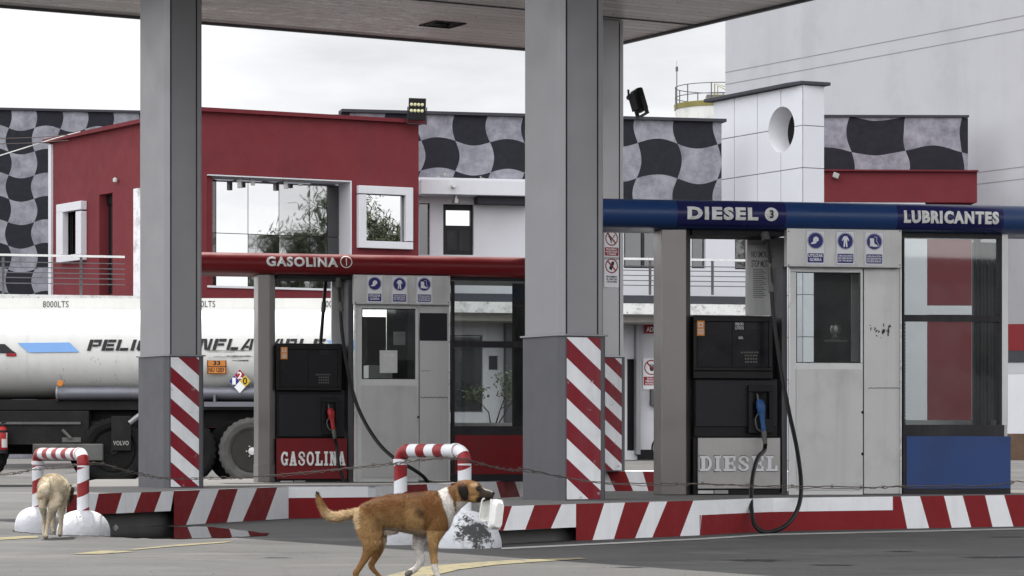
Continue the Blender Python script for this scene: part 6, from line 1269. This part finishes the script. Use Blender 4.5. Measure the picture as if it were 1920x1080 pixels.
# front legs: near leg planted, far white leg lifted
ball(mb, (Q(1010,590)[0], -.062, Q(1010,590)[1]), .050, .038, .085); ball(mb, (Q(1010,590)[0], .060, Q(1010,590)[1]), .050, .036, .085)
loft(mb, rings([(1022,600,70,.036,-.062),(1010,670,76,.040,-.066),(988,735,66,.036,-.066),(972,790,48,.028,-.066),(967,850,38,.021,-.066),(970,910,31,.017,-.066),(976,970,28,.015,-.066),(980,1005,27,.015,-.066),(992,1045,22,.014,-.066),(1006,1082,21,.014,-.066)]), 18)
loft(mb, rings([(1004,1080,18,.015,-.066),(1022,1106,19,.020,-.066),(1045,1113,15,.021,-.066),(1062,1118,9,.017,-.066)]), 12)
loft(mb, rings([(960,650,58,.036,.06),(905,720,56,.034,.064),(858,775,50,.028,.066),(842,830,42,.022,.066),(852,885,34,.018,.066),(866,935,30,.017,.066),(866,968,31,.018,.066),(846,1003,24,.014,.066),(818,1032,23,.014,.066),(792,1048,25,.016,.066)]), 18)
loft(mb, rings([(796,1045,22,.017,.066),(775,1058,26,.020,.066),(758,1070,22,.019,.066),(748,1080,12,.015,.066)]), 12)
loft(mb, rings([(425,575,40,.030,0),(380,588,34,.024,0),(330,597,30,.021,.0),(270,612,34,.023,0),(200,622,35,.024,0),(140,598,32,.022,0),(98,545,26,.018,0),(76,480,19,.013,0),(66,425,7,.005,0)]), 16)
loft(mb, rings([(690,728,18,.016,0),(640,735,22,.018,0),(602,738,24,.018,0),(588,748,16,.013,0)]), 12)
body = mb.build('body', 'dog_coat', dog, local=True); remesh(body, .0045, 6, .5)
iz = lambda co: ((co.x*DS+770-580)*4.155, ((H-co.z)*DS+YH-820)*4.155)
def mixc(a, b, t): t = max(0, min(1, t)); return (a[0]+(b[0]-a[0])*t, a[1]+(b[1]-a[1])*t, a[2]+(b[2]-a[2])*t)
def sst(a, b, x): t = max(0, min(1, (x-a)/(b-a))); return t*t*(3-2*t)
def dogcol(co):
    x, y = iz(co); n = noise.noise(co*9)*28 + noise.noise(co*30)*16; n2 = noise.noise(co*14+Vector((5,3,1)))
    red = (.150,.064,.018); tan = (.40,.245,.105); pale = (.58,.50,.42); wht = (.70,.67,.64); blk = (.018,.014,.012); dk = (.060,.026,.014)
    c = mixc(red, tan, sst(480, 650, y+n*2.2-(40 if x < 760 else 0))*.95 + .5*max(0, n2))
    c = mixc(c, dk, .5*sst(480, 420, y+n)*(1 if x < 1000 else 0) + .9*max(0, n2-.12) + .6*max(0, 1-((x-880)/70)**2-((y-590)/50)**2))
    if x > 900 and x < 1100 and y < 720: c = mixc(c, red, .8)                                       # shoulder
    if y > 770 and x < 640: c = mixc(c, mixc(red, tan, .35), sst(760, 900, y))                       # hind legs
    if x < 430 and y > 560 and y < 800: c = mixc(c, tan, .8)
    if x < 410 and y < 700: c = mixc(mixc(red, tan, .35), (.60,.45,.27), sst(500, 610, y + (x-240)*.1 + n*.5)); c = mixc(c, tan, sst(170, 110, x)*.5); c = mixc(c, blk, sst(475, 435, y+n*.3) if x < 110 else 0)
    if 640 < y < 800: c = mixc(c, pale, sst(690, 765, y + n*.6)*.85*sst(560, 640, x)*sst(960, 880, x))   # belly
    if 575 < x < 700 and y > 700: c = mixc(c, pale, .8)
    if co.y > .035 and 730 < x < 915 and y > 735: c = wht if y < 1035+n*.3 else (mixc(wht, blk, .75) if x < 800 else wht)   # far foreleg
    if co.y < .02 and x > 900 and y > 985+n*.5: c = mixc(c, wht, .92)                                 # white sock
    if x > 970:                                                                              # neck band and bib
        e = (y-380)*.36; left = 985+e+n*.6+ (y > 520)*0; w = 95 - abs(y-480)*.12
        b1 = sst(left, left+14, x)*sst(left+w+14, left+w, x)
        if y < 400: b1 *= 1
        if y < 660 and x < 1170: c = mixc(c, wht, b1)
        bib = (x-1085)*-.62 + 640     # throat underline
        if 1085 < x < 1262 and y > bib - 26 + n*.4: c = mixc(c, wht, .95)
    if x > 1150:                                                                             # head
        c = mixc(red, tan, sst(360, 440, y+n*.5)*.7 + .1)
        c = mixc(c, (.030,.018,.013), sst(362, 398, y+n*.4)*sst(1175, 1192, x+n*.2)*sst(1246, 1226, x+n*.2)*sst(.040, .047, abs(co.y))*.95)
        c = mixc(c, (.60,.45,.28), .6*max(0, 1-((x-1285)/42)**2-((y-372)/24)**2)); c = mixc(c, blk, min(1, 1.5*max(0, 1-((x-1318)/26)**2-((y-400)/24)**2)))                                   # eye patch
        if x > 1310: c = mixc(c, (.038,.029,.025), sst(1296, 1332, x + n*.5)*(.95 if y > 400 else .7))
        if x > 1345 and y < 432 and abs(co.y) < .013: c = mixc(c, wht, .65)                           # blaze on the nose bridge
        if x > 1300 and y > 468: c = mixc(c, blk, .8)
        if x < 1262 and y > 500: c = mixc(c, wht, .9)
    return c
paint(body, dogcol); body.data.materials.append(MATS['dog_coat'])
def earcol(co):
    x, y = iz(co); n = noise.noise(co*40)*20
    return mixc((.09,.038,.015), (.010,.007,.006), sst(358, 385, y+n))
def dflow(p):
    x, y = iz(p)
    if x < 420 and y < 680: return Vector((-1, 0, .5 if x < 150 else 0))
    if y > 790: return Vector((.0, 0, -1))
    if x > 1150: return Vector((-1, 0, -.1))
    if x > 960: return Vector((-.5, 0, -.9))
    return Vector((-1, 0, -.55))
def dlen(p):
    x, y = iz(p)
    if x > 1180: return .42
    if y > 860: return .5
    if x < 400 and y < 700: return 1.6 if x > 110 else 1.1
    if x < 560 and y < 860: return 1.35
    return 1
fur(body, 75000, .015, .0021, dflow, 'dog_coat', dog, dogcol, dlen, .08, 4, .34)
for s_ in (-1, 1):
    mb = MB(); loft(mb, smooth_rings([(Q(a_,b_)[0], s_*y, Q(a_,b_)[1], hh*zk, w) for a_, b_, hh, w, y in [(1182,352,16,.014,.030),(1186,372,30,.015,.044),(1196,400,39,.013,.056),(1206,432,38,.010,.061),(1214,462,27,.008,.062),(1221,490,9,.006,.060)]], 4), 16)
    o = mb.build('ear', 'dog_coat', dog, local=True); remesh(o, .004, 2, .5); paint(o, earcol); o.data.materials.append(MATS['dog_coat'])
hx, hz_ = Q(1427, 437); mb = MB(); ball(mb, (hx, 0, hz_), .013, .015, .011); mb.build('nose', 'nose', dog, local=True, smooth=True)
for y in (-.0405, .0405):
    hx, hz_ = Q(1318, 402); mb = MB(); ball(mb, (hx, y, hz_), .0085, .006, .0075); mb.build('eye', 'nose', dog, local=True, smooth=True)
# foam clamshell box hanging from the mouth: two shallow trays joined by a hinge
fx = thing('foam_box', 'open white foam food box hanging from the brown dog\'s mouth', 'food box', (DX+Q(1425,480)[0], DD-.0, Q(1425,480)[1]))
def tray(name, c, w, h, dpt, rot):
    """outer tray: a flared shell with a rim, opening towards -y before rotation"""
    def rr(x, z, r, n=5): return rounded(-x/2, x/2, -z/2, z/2, r, n)
    lay = [(w, h, 0, .020), (w-.010, h-.010, .001, .018), (w-.030, h-.030, dpt, .016), (w-.036, h-.036, dpt-.004, .014), (w-.018, h-.018, .004, .014)]
    outer = [(rr(w,h,.02), 0), (rr(w,h,.02), .005), (rr(w-.012,h-.012,.02), .007), (rr(w-.034,h-.034,.02), dpt)]; inner = [(rr(w-.014,h-.014,.018), 0), (rr(w-.038,h-.038,.018), dpt-.006)]
    m = MB(); Rm = Matrix.Translation(Vector(c)) @ rot; n = len(outer[0][0])
    vs = [Rm @ (Vector((a, y, b)) + Vector((noise.noise((a*40,b*40,1)), noise.noise((a*40,b*40,5)), noise.noise((a*40,b*40,9))))*.0035) for P_, y in outer+inner for a, b in P_]; fs = []
    for s_ in range(3): fs += [(s_*n+i, s_*n+(i+1)%n, (s_+1)*n+(i+1)%n, (s_+1)*n+i) for i in range(n)]
    fs += [tuple(range(3*n, 4*n)), tuple(range(5*n, 6*n))] + [(4*n+i, 4*n+(i+1)%n, 5*n+(i+1)%n, 5*n+i) for i in range(n)] + [(i, (i+1)%n, 4*n+(i+1)%n, 4*n+i) for i in range(n)]
    m.add(vs, fs); return m.build(name, 'styrofoam', fx, smooth=False, bevel=.002)
def C(zx, zy, y): a, b = Q(zx, zy); return (DX+a, DD+y, b)
e = lambda rx, ry, rz: Matrix.Rotation(R(rx), 4, 'X') @ Matrix.Rotation(R(rz), 4, 'Z')
tray('lid', C(1379,568,-.01), .084, .132, .030, Matrix.Rotation(R(7), 4, 'Y') @ Matrix.Rotation(R(40), 4, 'Z'))
tray('base_tray', C(1450,602,.0), .088, .168, .034, Matrix.Rotation(R(7), 4, 'Y') @ Matrix.Rotation(R(-142), 4, 'Z'))
mb = MB(); mb.tube([C(1418,480,-.025), C(1404,670,-.025)], .006, 8); mb.build('hinge', 'styrofoam', fx, smooth=True)

# ---- woolly pale dog seen from behind at the left barrier
WD = 21.75; WS = F/WD; WX = (97-CX)/WS
wdg = thing('dog', 'woolly cream dog seen from behind, sniffing the ground under the left hoop barrier', 'dog', (WX, WD, 0))
w8 = 1/5.4/WS
def V8(zx, zy, y): return ((zx/5.4+40-CX)/F*(WD+y) - WX, y, H-(zy/5.4+820-YH)/WS*(WD+y)/WD*1.0)
def loft2(pts, n=18):   # circle-ish rings along a free path
    rg = smooth_rings([(*V8(a, b, y), r1*w8, r2*w8) for a, b, y, r1, r2 in pts], 4); P_ = [Vector(r[:3]) for r in rg]; vs = []
    for i, (p, r) in enumerate(zip(P_, rg)):
        t = (P_[min(i+1,len(P_)-1)] - P_[max(i-1,0)]).normalized(); lat = Vector((1,0,0)); lat = (lat - t*lat.dot(t)).normalized(); up = t.cross(lat).normalized()
        for k in range(n): a = 2*math.pi*k/n; vs.append(p + lat*r[3]*math.cos(a) + up*r[4]*math.sin(a))
    q = len(P_); vs += [P_[0]-(P_[1]-P_[0]).normalized()*min(rg[0][3:])*.6, P_[-1]+(P_[-1]-P_[-2]).normalized()*min(rg[-1][3:])*.6]
    mb.add(vs, [(i*n+k, i*n+(k+1)%n, (i+1)*n+(k+1)%n, (i+1)*n+k) for i in range(q-1) for k in range(n)] + [(q*n,(k+1)%n,k) for k in range(n)] + [(q*n+1,(q-1)*n+k,(q-1)*n+(k+1)%n) for k in range(n)])
mb = MB()
loft2([(295,520,.0,80,85),(300,515,.05,122,125),(312,510,.12,142,135),(332,515,.24,142,132),(352,530,.36,132,132),(372,545,.46,110,120),(390,560,.54,80,90)], 28)
loft2([(385,545,.50,75,85),(425,560,.58,55,62),(458,570,.64,48,52)]); loft2([(455,560,.62,46,50),(478,585,.68,50,48),(478,625,.72,40,38),(470,665,.75,24,24),(465,690,.77,16,16)])
loft2([(500,560,.66,8,14),(514,530,.66,14,12),(512,500,.66,10,8)], 10); loft2([(500,590,.66,6,16),(520,560,.66,12,14),(535,512,.66,7,6)], 10)
loft2([(225,590,.08,62,70),(222,650,.06,50,58),(218,700,.05,36,42),(226,760,.08,26,30),(233,820,.11,20,24),(231,880,.12,17,19),(229,935,.10,15,16),(230,968,.09,17,22),(230,988,.07,19,26)], 14)
loft2([(350,590,.04,66,72),(345,650,.01,58,64),(322,705,.0,44,50),(300,770,.02,32,36),(282,830,.045,24,28),(266,890,.04,20,22),(254,950,.02,19,20),(248,990,.0,22,28),(246,1012,-.02,25,30)], 14)
loft2([(330,640,.44,44,50),(325,730,.44,32,36),(322,820,.44,24,28),(322,890,.44,21,23),(324,935,.44,20,22),(326,958,.43,22,26)], 14)
loft2([(420,610,.44,44,50),(418,690,.42,33,36),(408,770,.40,26,29),(402,850,.39,22,24),(398,920,.38,21,22),(392,965,.37,23,28),(392,985,.355,25,30)], 14)
loft2([(262,450,-.01,32,30),(250,490,-.055,44,34),(232,530,-.075,50,36),(205,570,-.085,48,36),(178,598,-.085,34,28),(160,608,-.08,16,14)], 16)
wb_ = mb.build('body', 'wool_coat', wdg, local=True); remesh(wb_, .0055, 4, .5)
def wcol(co):
    z = co.z; n = noise.noise(co*22); n2 = noise.noise(co*7+Vector((2,8,1)))
    c = mixc((.62,.53,.38), (.74,.68,.56), .5+n); c = mixc(c, (.30,.22,.13), max(0, n2-.05)*.9)
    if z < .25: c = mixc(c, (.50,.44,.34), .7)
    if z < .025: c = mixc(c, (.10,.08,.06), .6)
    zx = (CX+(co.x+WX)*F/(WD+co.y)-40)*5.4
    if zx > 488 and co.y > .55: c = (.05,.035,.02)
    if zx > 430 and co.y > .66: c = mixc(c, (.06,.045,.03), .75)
    return c
paint(wb_, wcol); wb_.data.materials.append(MATS['wool_coat'])
fur(wb_, 60000, .014, .0021, lambda p: Vector((noise.noise(p*30)*1.4, noise.noise(p*30+Vector((7,0,0)))*1.4, -.8)), 'wool_coat', wdg, wcol, lambda p: (.45 if p.z < .2 else 1.0) if p.y < .6 else .5, .35, 9, .75)
# ---- small litter near the kerb
mb = MB(); c = G(216, 990.5); mb.add([c+Vector(q) for q in ((-.03,0,.006),(0,-.02,.008),(.03,0,.006),(0,.03,.035))], [(0,1,3),(1,2,3),(0,3,2),(0,2,1)]); mb.build('litter_scrap', 'paper', label='tiny crumpled white scrap lying in the dark recess of the left kerb', cat='litter')
random.seed(21); mb = MB()
for _ in range(420):
    px = random.uniform(-40, 1960); py = random.uniform(1002, 1085); c = G(px, py); s_ = random.uniform(.003, .010)*random.random()**.5; n = 5
    a0 = random.random()*6; q = [c+Vector((s_*math.cos(a0+k*1.257)*random.uniform(.7,1.2), s_*math.sin(a0+k*1.257)*random.uniform(.7,1.2), -.001)) for k in range(n)] + [c+Vector((0,0,s_*.7))]; mb.add(q, [(k,(k+1)%n,n) for k in range(n)])
mb.build('gravel_crumbs', 'concrete_dark', kind='stuff')
